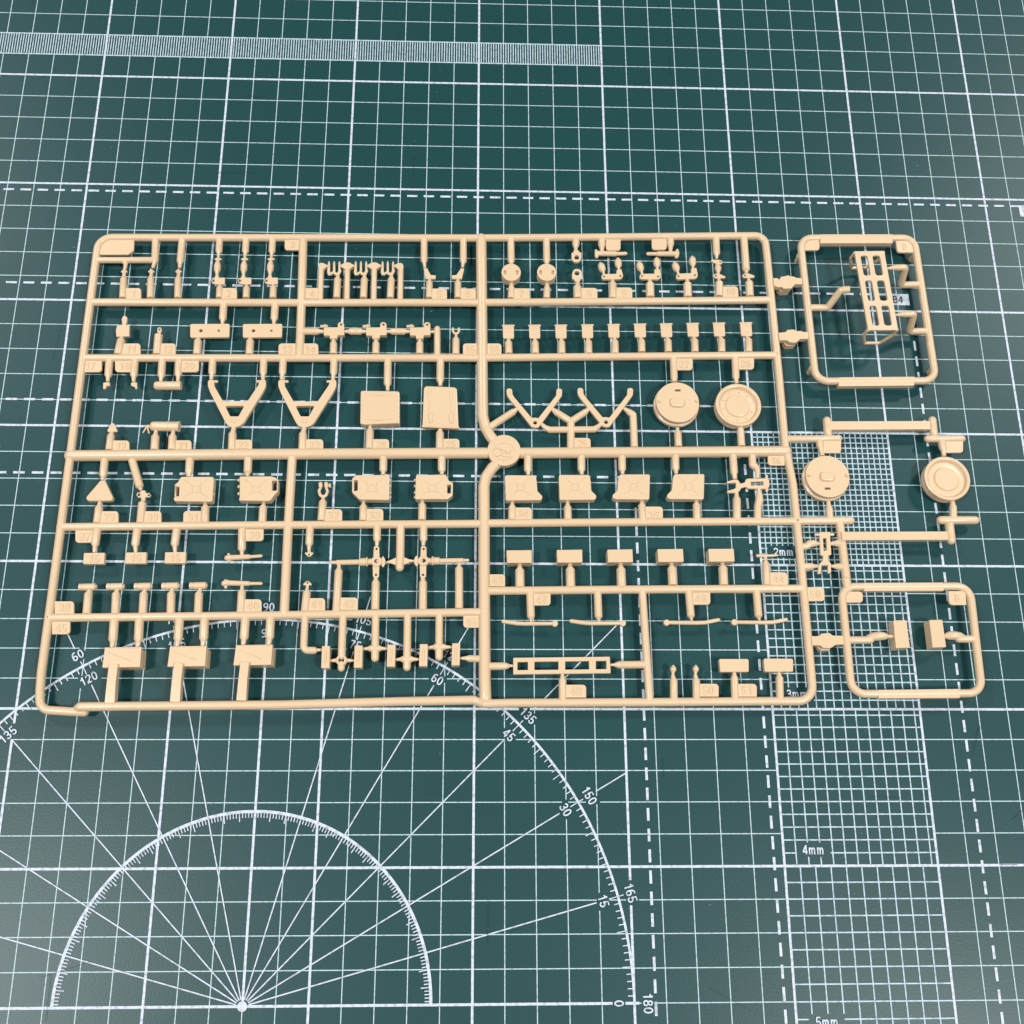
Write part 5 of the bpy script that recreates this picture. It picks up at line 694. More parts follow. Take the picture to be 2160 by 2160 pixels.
('gate',None,[('t',0,0,[(-73.44,-186.94,4,1.4),(-73.49,-181.4,4,1.4),(-73.42,-180.6,4,0.75),(-73.33,-179.47,4,0.5)])],[]),
('gate',None,[('t',0,0,[(-32.64,-162.62,4,1.4),(-32.57,-167.39,4,1.4),(-32.54,-168.14,4,0.82),(-32.51,-169.06,4,0.6)])],[]),
('gate',None,[('t',0,0,[(-12.12,-162.43,4,1.4),(-12.04,-167.2,4,1.4),(-12.01,-167.89,4,0.82),(-11.98,-168.74,4,0.6)])],[]),
('gate',None,[('t',0,0,[(-38.86,-186.06,4,1.4),(-38.97,-180.92,4,1.4),(-38.97,-180.12,4,0.75),(-38.98,-178.55,4,0.5)])],[]),
('number_tag',None,[('q',3.55,4.55,[0,1.15,0,0],0.1,[(-38.15,-181.83),(-32.05,-181.78),(-31.91,-186.18),(-37.99,-186.23)])],[('number',[('x',-35.02,-184,4.55,'33',2.9,0)])]),
('gate',None,[('t',0,0,[(-18.55,-185.7,4,1.4),(-18.58,-180.34,4,1.4),(-18.6,-179.54,4,0.82),(-18.63,-178.18,4,0.6)])],[]),
('gate',None,[('t',0,0,[(-129.53,-164.23,4,1.35),(-129.39,-170.21,4,1.35),(-129.43,-170.99,4,0.77),(-129.48,-171.94,4,0.55)])],[]),
('triangle_plate','rounded triangular plate',[('p',2.9,5.2,0.8,0.35,[(-129.77,-172.37),(-128.26,-172.23),(-124.76,-178.56),(-125.15,-179.76),(-133.41,-179.82),(-134.03,-178.63)],[])],[]),
('gate',None,[('t',0,0,[(-129.54,-187.55,4,1.4),(-129.48,-182.04,4,1.4),(-129.47,-181.24,4,0.82),(-129.44,-179.56,4,0.6)])],[]),
('number_tag',None,[('q',3.55,4.55,[0,1.15,0,0],0.1,[(-128.96,-183.36),(-122.69,-183.31),(-122.22,-187.67),(-128.47,-187.71)])],[('number',[('x',-125.58,-185.51,4.55,'29',2.9,0)])]),
('gate',None,[('t',0,0,[(-120.09,-164.32,4,1.4),(-116.44,-174.21,4,1.4),(-116.18,-174.79,4,0.75),(-115.87,-175.5,4,0.5)])],[]),
('eared_link','tiny link with two eared holes',[('p',3.7,4.6,0.15,0.12,[(-115.92,-175.71),(-114.3,-175.78),(-113.8,-176.77),(-112.81,-176.63),(-112.13,-177.4),(-112.54,-178.17),(-114.06,-178.19),(-113.93,-179.47),(-115.22,-179.48),(-115.46,-178.28),(-116.46,-178.29),(-117.15,-177.44),(-116.85,-176.49),(-115.84,-176.48)],[('c',-116.28,-177.3,0.5),('c',-112.89,-177.45,0.4)])],[]),
('gate',None,[('t',0,0,[(-114.83,-187.45,4,1.45),(-114.92,-180.22,4,1.45),(-114.84,-179.74,4,0.84),(-114.74,-179.15,4,0.6)])],[]),
('number_tag',None,[('q',3.55,4.55,[0,1.15,0,0],0.1,[(-114.17,-183.25),(-108.09,-183.2),(-107.68,-187.48),(-113.75,-187.53)])],[('number',[('x',-110.92,-185.36,4.55,'30',2.9,0)])]),
('shackle','bow shackle with its pin',[('t',0.5,1,[(-54.18,-172.83,4,0.55),(-54.12,-174.13,4,0.5),(-54.59,-175.35,4,0.5),(-54.1,-176.82,4,0.55),(-53.05,-177.46,4,0.6),(-51.99,-176.8,4,0.55),(-51.61,-175.32,4,0.5),(-52.12,-174.11,4,0.5),(-52.18,-172.81,4,0.55)]),('t',0,1,[(-54.18,-172.69,4.1,0.75),(-54.09,-173.64,4.1,0.7)]),('t',0,1,[(-52.21,-172.67,4.1,0.75),(-52.13,-173.63,4.1,0.7)])],[('pin_head',[('t',0,0,[(-52.02,-173.36,4.1,0.4),(-51.28,-173.36,4.1,0.4),(-51.16,-173.36,4.1,0.8),(-50.55,-173.26,4.1,0.8)])])]),
('gate',None,[('t',0,0,[(-53.23,-186.16,4,1.4),(-53.04,-179.31,4,1.4),(-53.01,-178.51,4,0.75),(-52.97,-177.5,4,0.5)])],[]),
('number_tag',None,[('q',3.55,4.55,[0,1.15,0,0],0.1,[(-52.35,-182.06),(-46.23,-182.02),(-46.04,-186.28),(-52.14,-186.33)])],[('number',[('x',-49.19,-184.17,4.55,'32',2.9,0)])]),
('number_tag',None,[('q',3.55,4.55,[0,0,0,1.15],0.1,[(-136.39,-190.29),(-129.97,-190.25),(-129.48,-194.59),(-135.88,-194.63)])],[('number',[('x',-132.93,-192.44,4.55,'37',2.9,0)])]),
('gate',None,[('t',0,0,[(-129.2,-189.87,4,1.4),(-129.33,-195.1,4,1.4),(-129.32,-195.9,4,0.82),(-129.31,-198.01,4,0.6)])],[]),
('number_plate','rectangular plate marked 15',[('p',3.2,4.9,0.05,0.08,[(-132.48,-198.37),(-125.48,-198.24),(-125.28,-202.2),(-132.27,-202.24)],[])],[('number',[('x',-128.88,-200.24,4.9,'15',2.8,0)])]),
('gate',None,[('t',0,0,[(-115.68,-189.77,4,1.4),(-115.86,-195.02,4,1.4),(-115.74,-195.81,4,0.82),(-115.4,-197.93,4,0.6)])],[]),
('number_plate','rectangular plate marked 15',[('p',3.2,4.9,0.05,0.08,[(-118.52,-198.12),(-111.5,-197.99),(-111.34,-201.96),(-118.35,-202)],[])],[('number',[('x',-114.93,-200,4.9,'15',2.8,0)])]),
('gate',None,[('t',0,0,[(-102.31,-189.68,4,1.4),(-102.55,-194.93,4,1.4),(-102.44,-195.72,4,0.82),(-102.13,-197.85,4,0.6)])],[]),
('number_plate','rectangular plate marked 15',[('p',3.2,4.9,0.05,0.08,[(-105.29,-197.95),(-98.25,-197.83),(-98.14,-201.8),(-105.16,-201.84)],[])],[('number',[('x',-101.72,-199.84,4.9,'15',2.8,0)])]),
('number_tag',None,[('q',3.55,4.55,[0,0,1.15,0],0.1,[(-78.79,-189.48),(-72.77,-189.44),(-72.49,-193.64),(-78.49,-193.68)])],[('number',[('x',-75.64,-191.56,4.55,'39',2.86,0)])]),
('gate',None,[('t',0,0,[(-80.11,-189.32,4,1.4),(-79.72,-196.46,4,1.4),(-79.66,-197.26,4,0.75),(-79.57,-198.55,4,0.5)])],[]),
('breech_rod','small stepped rod with a flared breech, upper of the pair',[('t',0,1,[(-84.42,-199.61,4,1),(-83.95,-199.61,4,1.2),(-82.96,-199.48,4,0.95),(-76.81,-199.15,4,0.85),(-76.65,-199.15,4,0.6),(-73.05,-198.84,4,0.55)]),('t',0,1,[(-84.04,-198.36,4,0.5),(-83.77,-200.86,4,0.5)])],[]),
('breech_rod','small stepped rod with a flared breech, lower of the pair',[('t',0,1,[(-84.77,-208.56,4,1),(-84.08,-208.27,4,1.2),(-82.88,-208.39,4,0.95),(-76.36,-208.52,4,0.85),(-76.16,-208.52,4,0.6),(-72.4,-208.5,4,0.55)]),('t',0,1,[(-84.44,-207.66,4,0.6),(-84.11,-209.91,4,0.5)])],[]),
('gate',None,[('t',0,0,[(-78.51,-218.6,4,1.4),(-78.63,-211.51,4,1.4),(-78.63,-210.71,4,0.75),(-78.63,-209.27,4,0.5)])],[]),
('number_tag',None,[('q',3.55,4.55,[0,1.15,0,0],0.1,[(-77.62,-214.08),(-71.81,-214.05),(-71.51,-218.61),(-77.3,-218.64)])],[('number',[('x',-74.56,-216.34,4.55,'40',2.9,0)])]),
('tank_cylinder','small capped cylinder lying across its gate',[('t',0,0,[(-133,-210.02,4,0.8),(-132.88,-210.02,4,1.2),(-131.98,-210.02,4,1.25),(-131.86,-210.02,4,1.08),(-131.67,-210.02,4,1.08),(-131.55,-210.02,4,1.25),(-127.54,-209.92,4,1.25),(-127.46,-209.91,4,0.8),(-127.11,-209.91,4,0.75)])],[]),
('gate',None,[('t',0,0,[(-129.4,-219.2,4,1.4),(-129.6,-212.36,4,1.4),(-129.49,-211.57,4,0.79),(-129.34,-210.53,4,0.55)])],[]),
('tank_cylinder','small capped cylinder lying across its gate',[('t',0,0,[(-123.83,-209.86,4,0.8),(-123.71,-209.86,4,1.2),(-122.81,-209.86,4,1.25),(-122.69,-209.86,4,1.08),(-122.5,-209.86,4,1.08),(-122.38,-209.86,4,1.25),(-118.36,-209.76,4,1.25),(-118.28,-209.76,4,0.8),(-117.92,-209.75,4,0.75)])],[]),
('gate',None,[('t',0,0,[(-119.97,-219.17,4,1.4),(-120.43,-212.32,4,1.4),(-120.31,-211.53,4,0.79),(-120.16,-210.49,4,0.55)])],[]),
('tank_cylinder','small capped cylinder lying across its gate',[('t',0,0,[(-114.64,-209.7,4,0.8),(-114.52,-209.7,4,1.2),(-113.62,-209.7,4,1.25),(-113.5,-209.7,4,1.08),(-113.3,-209.7,4,1.08),(-113.19,-209.7,4,1.25),(-109.16,-209.6,4,1.25),(-109.08,-209.6,4,0.8),(-108.72,-209.59,4,0.75)])],[]),
('gate',None,[('t',0,0,[(-110.95,-219.13,4,1.4),(-111.24,-212.28,4,1.4),(-111.12,-211.49,4,0.79),(-110.96,-210.45,4,0.55)])],[]),
('tank_cylinder','small capped cylinder lying across its gate',[('t',0,0,[(-105.51,-209.55,4,0.8),(-105.39,-209.55,4,1.2),(-104.49,-209.54,4,1.25),(-104.37,-209.54,4,1.08),(-104.17,-209.54,4,1.08),(-104.06,-209.54,4,1.25),(-100.02,-209.44,4,1.25),(-99.94,-209.44,4,0.8),(-99.58,-209.44,4,0.75)])],[]),
('gate',None,[('t',0,0,[(-101.68,-219.1,4,1.4),(-102.12,-212.23,4,1.4),(-101.99,-211.44,4,0.79),(-101.82,-210.4,4,0.55)])],[]),
('tank_cylinder','small capped cylinder lying across its gate',[('t',0,0,[(-96.28,-209.39,4,0.8),(-96.17,-209.39,4,1.2),(-95.26,-209.38,4,1.25),(-95.14,-209.38,4,1.08),(-94.95,-209.38,4,1.08),(-94.83,-209.38,4,1.25),(-90.78,-209.28,4,1.25),(-90.7,-209.28,4,0.8),(-90.35,-209.28,4,0.75)])],[]),
('gate',None,[('t',0,0,[(-92.63,-219.06,4,1.4),(-92.9,-212.19,4,1.4),(-92.76,-211.4,4,0.79),(-92.58,-210.36,4,0.55)])],[]),
('number_tag',None,[('q',3.55,4.55,[0,1.15,0,0],0.1,[(-140.29,-215.04),(-133.97,-215.01),(-133.45,-219.34),(-139.75,-219.37)])],[('number',[('x',-136.86,-217.19,4.55,'38',2.9,0)])]),
('number_tag',None,[('q',3.55,4.55,[0,0,1.15,0],0.1,[(-140.28,-221.96),(-134.42,-221.94),(-133.91,-226.17),(-139.75,-226.19)])],[('number',[('x',-137.09,-224.06,4.55,'45',2.88,0)])]),
('stowage_box','flat faced stowage box with a diagonal seam, leftmost of three',[('p',5,6.6,0.05,0.06,[(-121.28,-230.94),(-109.43,-230.7),(-109.27,-237.36),(-121.41,-237.59)],[])],[('side_flange',[('p',0.3,4.6,0.05,0.06,[(-120.92,-231.52),(-109.51,-231.32),(-109.31,-237.36),(-120.87,-237.49)],[])]),('weld_line',[('t',0,1,[(-120,-232.57,6.6,0.16),(-112.54,-235.34,6.6,0.2)])]),('weld_line',[('t',0,1,[(-120.66,-231.14,6.6,0.12),(-109.97,-231.04,6.6,0.12)])])]),
('square_gate',None,[('t4',[(-117.69,-236.57,6,2),(-117.74,-242.29,6,2),(-117.71,-248.88,5.4,2.2)])],[]),
('gate',None,[('t',0,0,[(-120.06,-221.02,4,1.5),(-119.81,-227.97,4,1.5),(-119.81,-228.77,4,0.96),(-119.82,-230.45,4,0.75)])],[]),
('gate',None,[('t',0,0,[(-111.82,-220.81,4,1.5),(-111.46,-227.77,4,1.5),(-111.46,-228.57,4,0.96),(-111.47,-230.36,4,0.75)])],[]),
('stowage_box','flat faced stowage box with a diagonal seam, middle of three',[('p',5,6.6,0.05,0.06,[(-100.16,-230.55),(-88.26,-230.31),(-88.21,-236.99),(-100.41,-237.22)],[])],[('side_flange',[('p',0.3,4.6,0.05,0.06,[(-99.69,-231.14),(-88.23,-230.94),(-88.14,-237),(-99.75,-237.12)],[])]),('weld_line',[('t',0,1,[(-98.9,-232.19,6.6,0.16),(-91.46,-234.97,6.6,0.2)])]),('weld_line',[('t',0,1,[(-99.54,-230.76,6.6,0.12),(-88.8,-230.66,6.6,0.12)])])]),
('square_gate',None,[('t4',[(-96.64,-236.2,6,2),(-96.79,-241.94,6,2),(-96.84,-248.54,5.4,2.2)])],[]),
('gate',None,[('t',0,0,[(-98.6,-220.61,4,1.5),(-98.48,-227.57,4,1.5),(-98.5,-228.37,4,0.96),(-98.53,-230.06,4,0.75)])],[]),
('gate',None,[('t',0,0,[(-90.32,-220.4,4,1.5),(-90.09,-227.37,4,1.5),(-90.11,-228.17,4,0.96),(-90.14,-229.97,4,0.75)])],[]),
('stowage_box','flat faced stowage box with a diagonal seam, rightmost of three',[('p',5,6.6,0.05,0.06,[(-78.68,-230.06),(-66.71,-229.82),(-66.79,-236.52),(-79.05,-236.75)],[])],[('side_flange',[('p',0.3,4.6,0.05,0.06,[(-78.1,-230.65),(-66.58,-230.44),(-66.6,-236.52),(-78.27,-236.65)],[])]),('weld_line',[('t',0,1,[(-77.45,-231.71,6.6,0.16),(-70.02,-234.49,6.6,0.2)])]),('weld_line',[('t',0,1,[(-78.06,-230.27,6.6,0.12),(-67.27,-230.17,6.6,0.12)])])]),
('square_gate',None,[('t4',[(-75.22,-235.72,6,2),(-75.48,-241.48,6,2),(-75.62,-248.1,5.4,2.2)])],[]),
('gate',None,[('t',0,0,[(-76.77,-220.08,4,1.5),(-76.78,-227.07,4,1.5),(-76.81,-227.87,4,0.96),(-76.88,-229.57,4,0.75)])],[]),
('gate',None,[('t',0,0,[(-68.46,-219.88,4,1.5),(-68.35,-226.87,4,1.5),(-68.38,-227.67,4,0.96),(-68.45,-229.47,4,0.75)])],[]),
('gate',None,[('t',0,0,[(-56.95,-188.32,4,1.35),(-56.95,-194.44,4,1.35),(-56.94,-195.24,4,0.77),(-56.91,-196.74,4,0.55)])],[]),
('anchor_hook','tiny arrow shaped hook pointing down',[('p',3.7,4.5,0.12,0.12,[(-57.24,-196.67),(-56.36,-196.67),(-56.23,-197.55),(-55.35,-197.62),(-55.41,-198.04),(-56.39,-199.05),(-57.11,-199.05),(-58.16,-198.06),(-58.15,-197.64),(-57.27,-197.55)],[('c',-56.79,-198.34,0.33)])],[]),
('anchor_hook','tiny arrow shaped hook pointing up',[('p',3.7,4.5,0.12,0.12,[(-57.12,-207.65),(-56.41,-207.65),(-55.33,-208.66),(-55.38,-209.07),(-56.25,-209.12),(-56.35,-210.18),(-57.14,-210.19),(-57.2,-209.12),(-58.08,-209.09),(-58.18,-208.68)],[('c',-56.78,-208.22,0.33)])],[]),
('gate',None,[('t',0,0,[(-57.14,-218.11,4,1.4),(-56.82,-211.62,4,1.4),(-56.81,-210.88,4,0.79),(-56.79,-209.98,4,0.55)])],[]),
('number_tag',None,[('q',3.55,4.55,[0,1.15,0,0],0.1,[(-56.12,-213.58),(-50.56,-213.55),(-50.35,-217.8),(-55.9,-217.83)])],[('number',[('x',-53.23,-215.69,4.55,'41',2.89,0)])]),
('gate',None,[('t',0,0,[(-46.62,-218.27,4,1.4),(-46.47,-203.96,4,1.4),(-46.46,-203.16,4,0.75),(-46.43,-201.47,4,0.5)])],[]),
('number_tag',None,[('q',3.55,4.55,[0,1.15,0,0],0.1,[(-45.47,-213.33),(-39.58,-213.3),(-39.41,-217.56),(-45.28,-217.58)])],[('number',[('x',-42.44,-215.44,4.55,'42',2.89,0)])]),
('gate',None,[('t',0,0,[(-33.96,-187.94,4,1.35),(-33.84,-192.81,4,1.35),(-33.84,-193.61,4,0.77),(-33.84,-195.13,4,0.55)])],[]),
('gate',None,[('t',0,0,[(-18.01,-187.83,4,1.35),(-17.91,-192.71,4,1.35),(-17.92,-193.51,4,0.77),(-17.94,-194.91,4,0.55)])],[]),
('gate',None,[('t',0,1,[(-25.9,-187.68,4,1.45),(-25.75,-198.65,4,1.45),(-25.8,-202.61,4,1.45)])],[]),
('flat_gate',None,[('p',3.4,4.4,0.3,0.12,[(-30.45,-200.66),(-28.66,-199.94),(-27.28,-199.27),(-24.19,-199.16),(-22.64,-199.78),(-20.83,-200.06),(-20.82,-200.61),(-22.62,-200.82),(-24,-201.58),(-27.41,-201.77),(-28.62,-201.27),(-30.44,-200.95)],[])],[]),
('axle_crosspiece','cross shaped axle piece with a long stepped rod to the left',[('p',3.6,4.7,0.3,0.12,[(-34.8,-195.63),(-34.34,-195.21),(-33.53,-195.2),(-32.95,-195.79),(-32.76,-199.09),(-32.95,-200.63),(-32.73,-202.21),(-32.69,-205.93),(-33.3,-206.55),(-34.18,-206.55),(-34.76,-205.94),(-34.97,-202.22),(-34.79,-200.64),(-34.84,-199.1)],[('c',-33.86,-196.25,0.42),('c',-33.74,-205.4,0.42),('c',-33.75,-200.64,0.8)])],[('axle_rod',[('t',0,0,[(-49.41,-200.99,4,0.6),(-47.57,-200.98,4,0.62),(-47.41,-200.98,4,0.9),(-39.81,-200.81,4,0.95),(-39.65,-200.81,4,1.35),(-37.29,-200.72,4,1.4),(-37.17,-200.72,4,1.7),(-36.77,-200.71,4,1.7),(-36.61,-200.71,4,1.1),(-34.85,-200.58,4,1.1)])]),('hub_ring',[('l',-33.71,-200.74,24,[(0.78,3.5),(0.78,5.1),(0.9,5.2),(1.7,5.2),(1.85,5),(1.85,3.5),(0.78,3.5)])]),('crescent_tab',[('p',3.7,4.8,0.2,0.12,[(-32.22,-200.57),(-31.79,-198.99),(-31.39,-198.9),(-30.71,-200.23),(-30.68,-201.27),(-31.27,-202.64),(-31.75,-202.56),(-32.2,-201.15)],[])]),('neck',[('t',0,1,[(-33.01,-200.44,4,0.9),(-31.8,-200.52,4,0.75)])])]),
('gate',None,[('t',0,0,[(-33.62,-217.41,4,1.4),(-33.75,-208.02,4,1.4),(-33.78,-207.22,4,0.9),(-33.81,-206.17,4,0.7)])],[]),
('axle_crosspiece','cross shaped axle piece with a long stepped rod to the right',[('p',3.6,4.7,0.3,0.12,[(-18.71,-195.53),(-18.23,-195.11),(-17.42,-195.1),(-16.85,-195.69),(-16.7,-198.99),(-16.91,-200.33),(-16.72,-202.12),(-16.72,-205.85),(-17.35,-206.47),(-18.22,-206.47),(-18.8,-205.86),(-18.96,-202.13),(-18.76,-200.34),(-18.79,-199.01)],[('c',-17.77,-196.15,0.42),('c',-17.77,-205.31,0.42),('c',-17.72,-200.34,0.8)])],[('axle_rod',[('t',0,0,[(-2.2,-199.97,4,0.55),(-4.05,-199.98,4,0.58),(-4.21,-200.03,4,0.85),(-12.11,-200.24,4,0.9),(-12.27,-200.24,4,1.3),(-14.29,-200.25,4,1.35),(-14.41,-200.25,4,1.65),(-14.93,-200.25,4,1.65),(-15.09,-200.26,4,1),(-16.78,-200.18,4,1.05)])]),('hub_ring',[('l',-17.7,-200.44,24,[(0.78,3.5),(0.78,5.1),(0.9,5.2),(1.7,5.2),(1.85,5),(1.85,3.5),(0.78,3.5)])]),('crescent_tab',[('p',3.7,4.8,0.2,0.12,[(-19.4,-200.29),(-19.92,-198.71),(-20.32,-198.63),(-20.93,-199.96),(-20.91,-201.01),(-20.23,-202.37),(-19.75,-202.29),(-19.39,-200.87)],[])]),('neck',[('t',0,1,[(-18.72,-200.15,4,0.9),(-19.92,-200.24,4,0.75)])])]),
('gate',None,[('t',0,0,[(-17.62,-217.35,4,1.4),(-17.74,-207.94,4,1.4),(-17.77,-207.14,4,0.9),(-17.82,-206.09,4,0.7)])],[]),
('gate',None,[('t',0,0,[(-5.39,-216.89,4,1.4),(-5.55,-202.91,4,1.4),(-5.53,-202.11,4,0.72),(-5.49,-200.95,4,0.45)])],[]),
('number_tag',None,[('q',3.55,4.55,[0,0,0,1.15],0.1,[(-3.93,-219.24),(1.62,-219.21),(1.64,-223.49),(-3.89,-223.51)])],[('number',[('x',-1.14,-221.36,4.55,'46',2.9,0)])]),
('gate',None,[('t',1.6,1,[(-57,-219.82,4,1.25),(-56.86,-231.28,4,1.25),(-53.45,-231.27,4,1.25)])],[]),
('gate',None,[('t',0,0,[(-54.67,-231.27,4,1.25),(-53.31,-231.22,4,1),(-52.83,-231.12,4,0.6),(-50.69,-231.11,4,0.45)])],[]),
('slotted_block','upright rectangular block with a raised centre ridge',[('p',1.6,5.6,0.12,0.12,[(-50.62,-230.08),(-48,-230.07),(-47.84,-237.42),(-50.54,-237.42)],[])],[('ridge',[('p',5.5,5.85,0.1,0.06,[(-49.54,-231.6),(-48.96,-231.6),(-48.96,-235.61),(-49.54,-235.61)],[])])]),
('slotted_block','upright rectangular block with a raised centre ridge',[('p',1.6,5.6,0.12,0.12,[(-39.84,-229.9),(-37.21,-229.89),(-37.12,-237.25),(-39.83,-237.26)],[])],[('ridge',[('p',5.5,5.85,0.1,0.06,[(-38.78,-231.42),(-38.2,-231.42),(-38.24,-235.44),(-38.82,-235.44)],[])])]),
('slotted_block','upright rectangular block with a raised centre ridge',[('p',1.6,5.6,0.12,0.12,[(-28.99,-229.52),(-26.36,-229.51),(-26.34,-236.88),(-29.05,-236.89)],[])],[('ridge',[('p',5.5,5.85,0.1,0.06,[(-27.95,-231.05),(-27.37,-231.05),(-27.44,-235.07),(-28.02,-235.07)],[])])]),
('slotted_block','upright rectangular block with a raised centre ridge',[('p',1.6,5.6,0.12,0.12,[(-18.26,-229.34),(-15.62,-229.33),(-15.67,-236.71),(-18.39,-236.72)],[])],[('ridge',[('p',5.5,5.85,0.1,0.06,[(-17.24,-230.87),(-16.65,-230.87),(-16.76,-234.9),(-17.35,-234.9)],[])])]),
('slotted_block','upright rectangular block with a raised centre ridge',[('p',1.6,5.6,0.12,0.12,[(-7.5,-229.01),(-4.86,-229.01),(-4.97,-236.4),(-7.69,-236.4)],[])],[('ridge',[('p',5.5,5.85,0.1,0.06,[(-6.5,-230.54),(-5.91,-230.54),(-6.06,-234.58),(-6.64,-234.58)],[])])]),
('gate',None,[('t',0,1,[(-33.4,-218.97,4,1.3),(-33.12,-233.83,4,1.3)])],[]),
('gate',None,[('t',0,1,[(-22.68,-218.67,4,1.3),(-22.46,-236.85,4,1.3)])],[]),
('gate',None,[('t',0,1,[(-12.04,-218.38,4,1.3),(-11.88,-233.38,4,1.3)])],[]),
('gate',None,[('t',0,1,[(-44.33,-219.26,4,1.3),(-44.17,-233.07,4,1.3)])],[]),
('gate',None,[('t',0,1,[(-44.14,-235.92,4,1.2),(-44.13,-237.14,4,1.2)])],[]),
('gate',None,[('t',0,0,[(-48.08,-234.7,4,0.4),(-46.24,-234.6,4,0.65),(-45.27,-234.55,4,1.05)])],[]),
('gate',None,[('t',0,0,[(-39.91,-234.63,4,0.4),(-42.1,-234.59,4,0.65),(-43.22,-234.54,4,1.05)])],[]),
('cross_gate',None,[('t',0,0,[(-37.39,-230.73,4,0.4),(-35.54,-230.58,4,0.65),(-34.8,-230.57,4,1.1),(-33.22,-230.61,4.2,1.3),(-31.67,-230.56,4,1.1),(-30.94,-230.56,4,0.65),(-29.08,-230.61,4,0.4)])],[]),
('cross_gate',None,[('t',0,0,[(-26.52,-234.3,4,0.4),(-24.67,-234.15,4,0.65),(-24.09,-234.15,4,1.1),(-22.51,-234.18,4.2,1.3),(-20.96,-234.14,4,1.1),(-20.18,-234.14,4,0.65),(-18.32,-234.19,4,0.4)])],[]),
('cross_gate',None,[('t',0,0,[(-15.76,-230.17,4,0.4),(-13.9,-230.02,4,0.65),(-13.46,-230.02,4,1.1),(-11.88,-230.05,4.2,1.3),(-10.32,-230.01,4,1.1),(-9.38,-230.01,4,0.65),(-7.52,-230.05,4,0.4)])],[]),
('holed_boss','round boss with a hole at the end of its gate',[('l',-44.08,-234.62,28,[(1,2.9),(1,4.9),(1.1,5.1),(1.6,5.1),(1.85,4.8),(1.85,3),(1,2.9)])],[]),
('gate',None,[('t',0,0,[(1.61,-233.94,4,1.2),(-1.83,-233.85,4,1.2),(-3.06,-233.75,4,0.7),(-4.87,-233.76,4,0.4)])],[]),
('jerry_can_half','wide jerry can half with its spout lobe at lower right, nearest the centre runner',[('p',2.4,6,0.45,0.3,[(10.14,-169.96),(10.55,-169.52),(20.38,-169.44),(20.91,-169.87),(21.24,-171.29),(21.37,-172.99),(21.49,-175.3),(23.08,-176.98),(23.21,-177.59),(22.91,-178.36),(22.04,-178.67),(10.71,-178.85),(10.36,-178.46)],[])],[('pressed_rib',[('t',0,1,[(12.33,-170.58,5.95,0.18),(14.39,-172.37,5.92,0.34)])]),('pressed_rib',[('t',0,1,[(19.21,-170.52,5.95,0.18),(17.13,-172.34,5.92,0.34)])]),('pressed_rib',[('t',0,1,[(12.31,-177.05,5.95,0.18),(14.37,-175.22,5.92,0.34)])]),('pressed_rib',[('t',0,1,[(19.15,-176.99,5.95,0.18),(17.11,-175.19,5.92,0.34)])]),('pressed_panel',[('p',5.9,6.2,0.2,0.08,[(14.38,-172.47),(17.12,-172.44),(17.1,-175.29),(14.36,-175.31)],[('p',0.15,[(14.78,-172.98),(16.7,-172.96),(16.69,-174.78),(14.77,-174.79)])])])]),
('jerry_can_half','wide jerry can half with its spout lobe at lower right, second from the centre runner',[('p',2.4,6,0.45,0.3,[(29.08,-169.64),(29.5,-169.2),(39.37,-169.12),(39.89,-169.55),(40.2,-170.97),(40.31,-172.68),(40.39,-174.99),(41.96,-176.67),(42.08,-177.29),(41.77,-178.06),(40.89,-178.37),(29.52,-178.55),(29.17,-178.16)],[])],[('pressed_rib',[('t',0,1,[(31.28,-170.26,5.95,0.18),(33.31,-172.05,5.92,0.34)])]),('pressed_rib',[('t',0,1,[(38.17,-170.2,5.95,0.18),(36.07,-172.03,5.92,0.34)])]),('pressed_rib',[('t',0,1,[(31.16,-176.74,5.95,0.18),(33.25,-174.91,5.92,0.34)])]),('pressed_rib',[('t',0,1,[(38.02,-176.69,5.95,0.18),(36,-174.88,5.92,0.34)])]),('pressed_panel',[('p',5.9,6.2,0.2,0.08,[(33.28,-172.15),(36.04,-172.13),(35.97,-174.98),(33.23,-175)],[('p',0.15,[(33.69,-172.67),(35.61,-172.65),(35.57,-174.47),(33.65,-174.48)])])])]),
('jerry_can_half','wide jerry can half with its spout lobe at lower left, third from the centre runner',[('p',2.4,6,0.45,0.3,[(60.66,-177.71),(60.29,-178.12),(48.88,-178.11),(48.01,-177.81),(47.74,-177.05),(47.91,-176.43),(49.58,-174.72),(49.8,-172.4),(50.01,-170.69),(50.41,-169.26),(50.95,-168.82),(60.86,-168.73),(61.26,-169.17)],[])],[('pressed_rib',[('t',0,1,[(52.1,-169.88,5.95,0.18),(54.11,-171.68,5.92,0.34)])]),('pressed_rib',[('t',0,1,[(59.03,-169.82,5.95,0.18),(56.88,-171.66,5.92,0.34)])]),('pressed_rib',[('t',0,1,[(51.87,-176.38,5.95,0.18),(54.01,-174.54,5.92,0.34)])]),('pressed_rib',[('t',0,1,[(58.76,-176.33,5.95,0.18),(56.77,-174.52,5.92,0.34)])]),('pressed_panel',[('p',5.9,6.2,0.2,0.08,[(54.07,-171.78),(56.84,-171.76),(56.72,-174.62),(53.97,-174.64)],[('p',0.15,[(54.47,-172.3),(56.4,-172.28),(56.33,-174.1),(54.4,-174.12)])])])]),
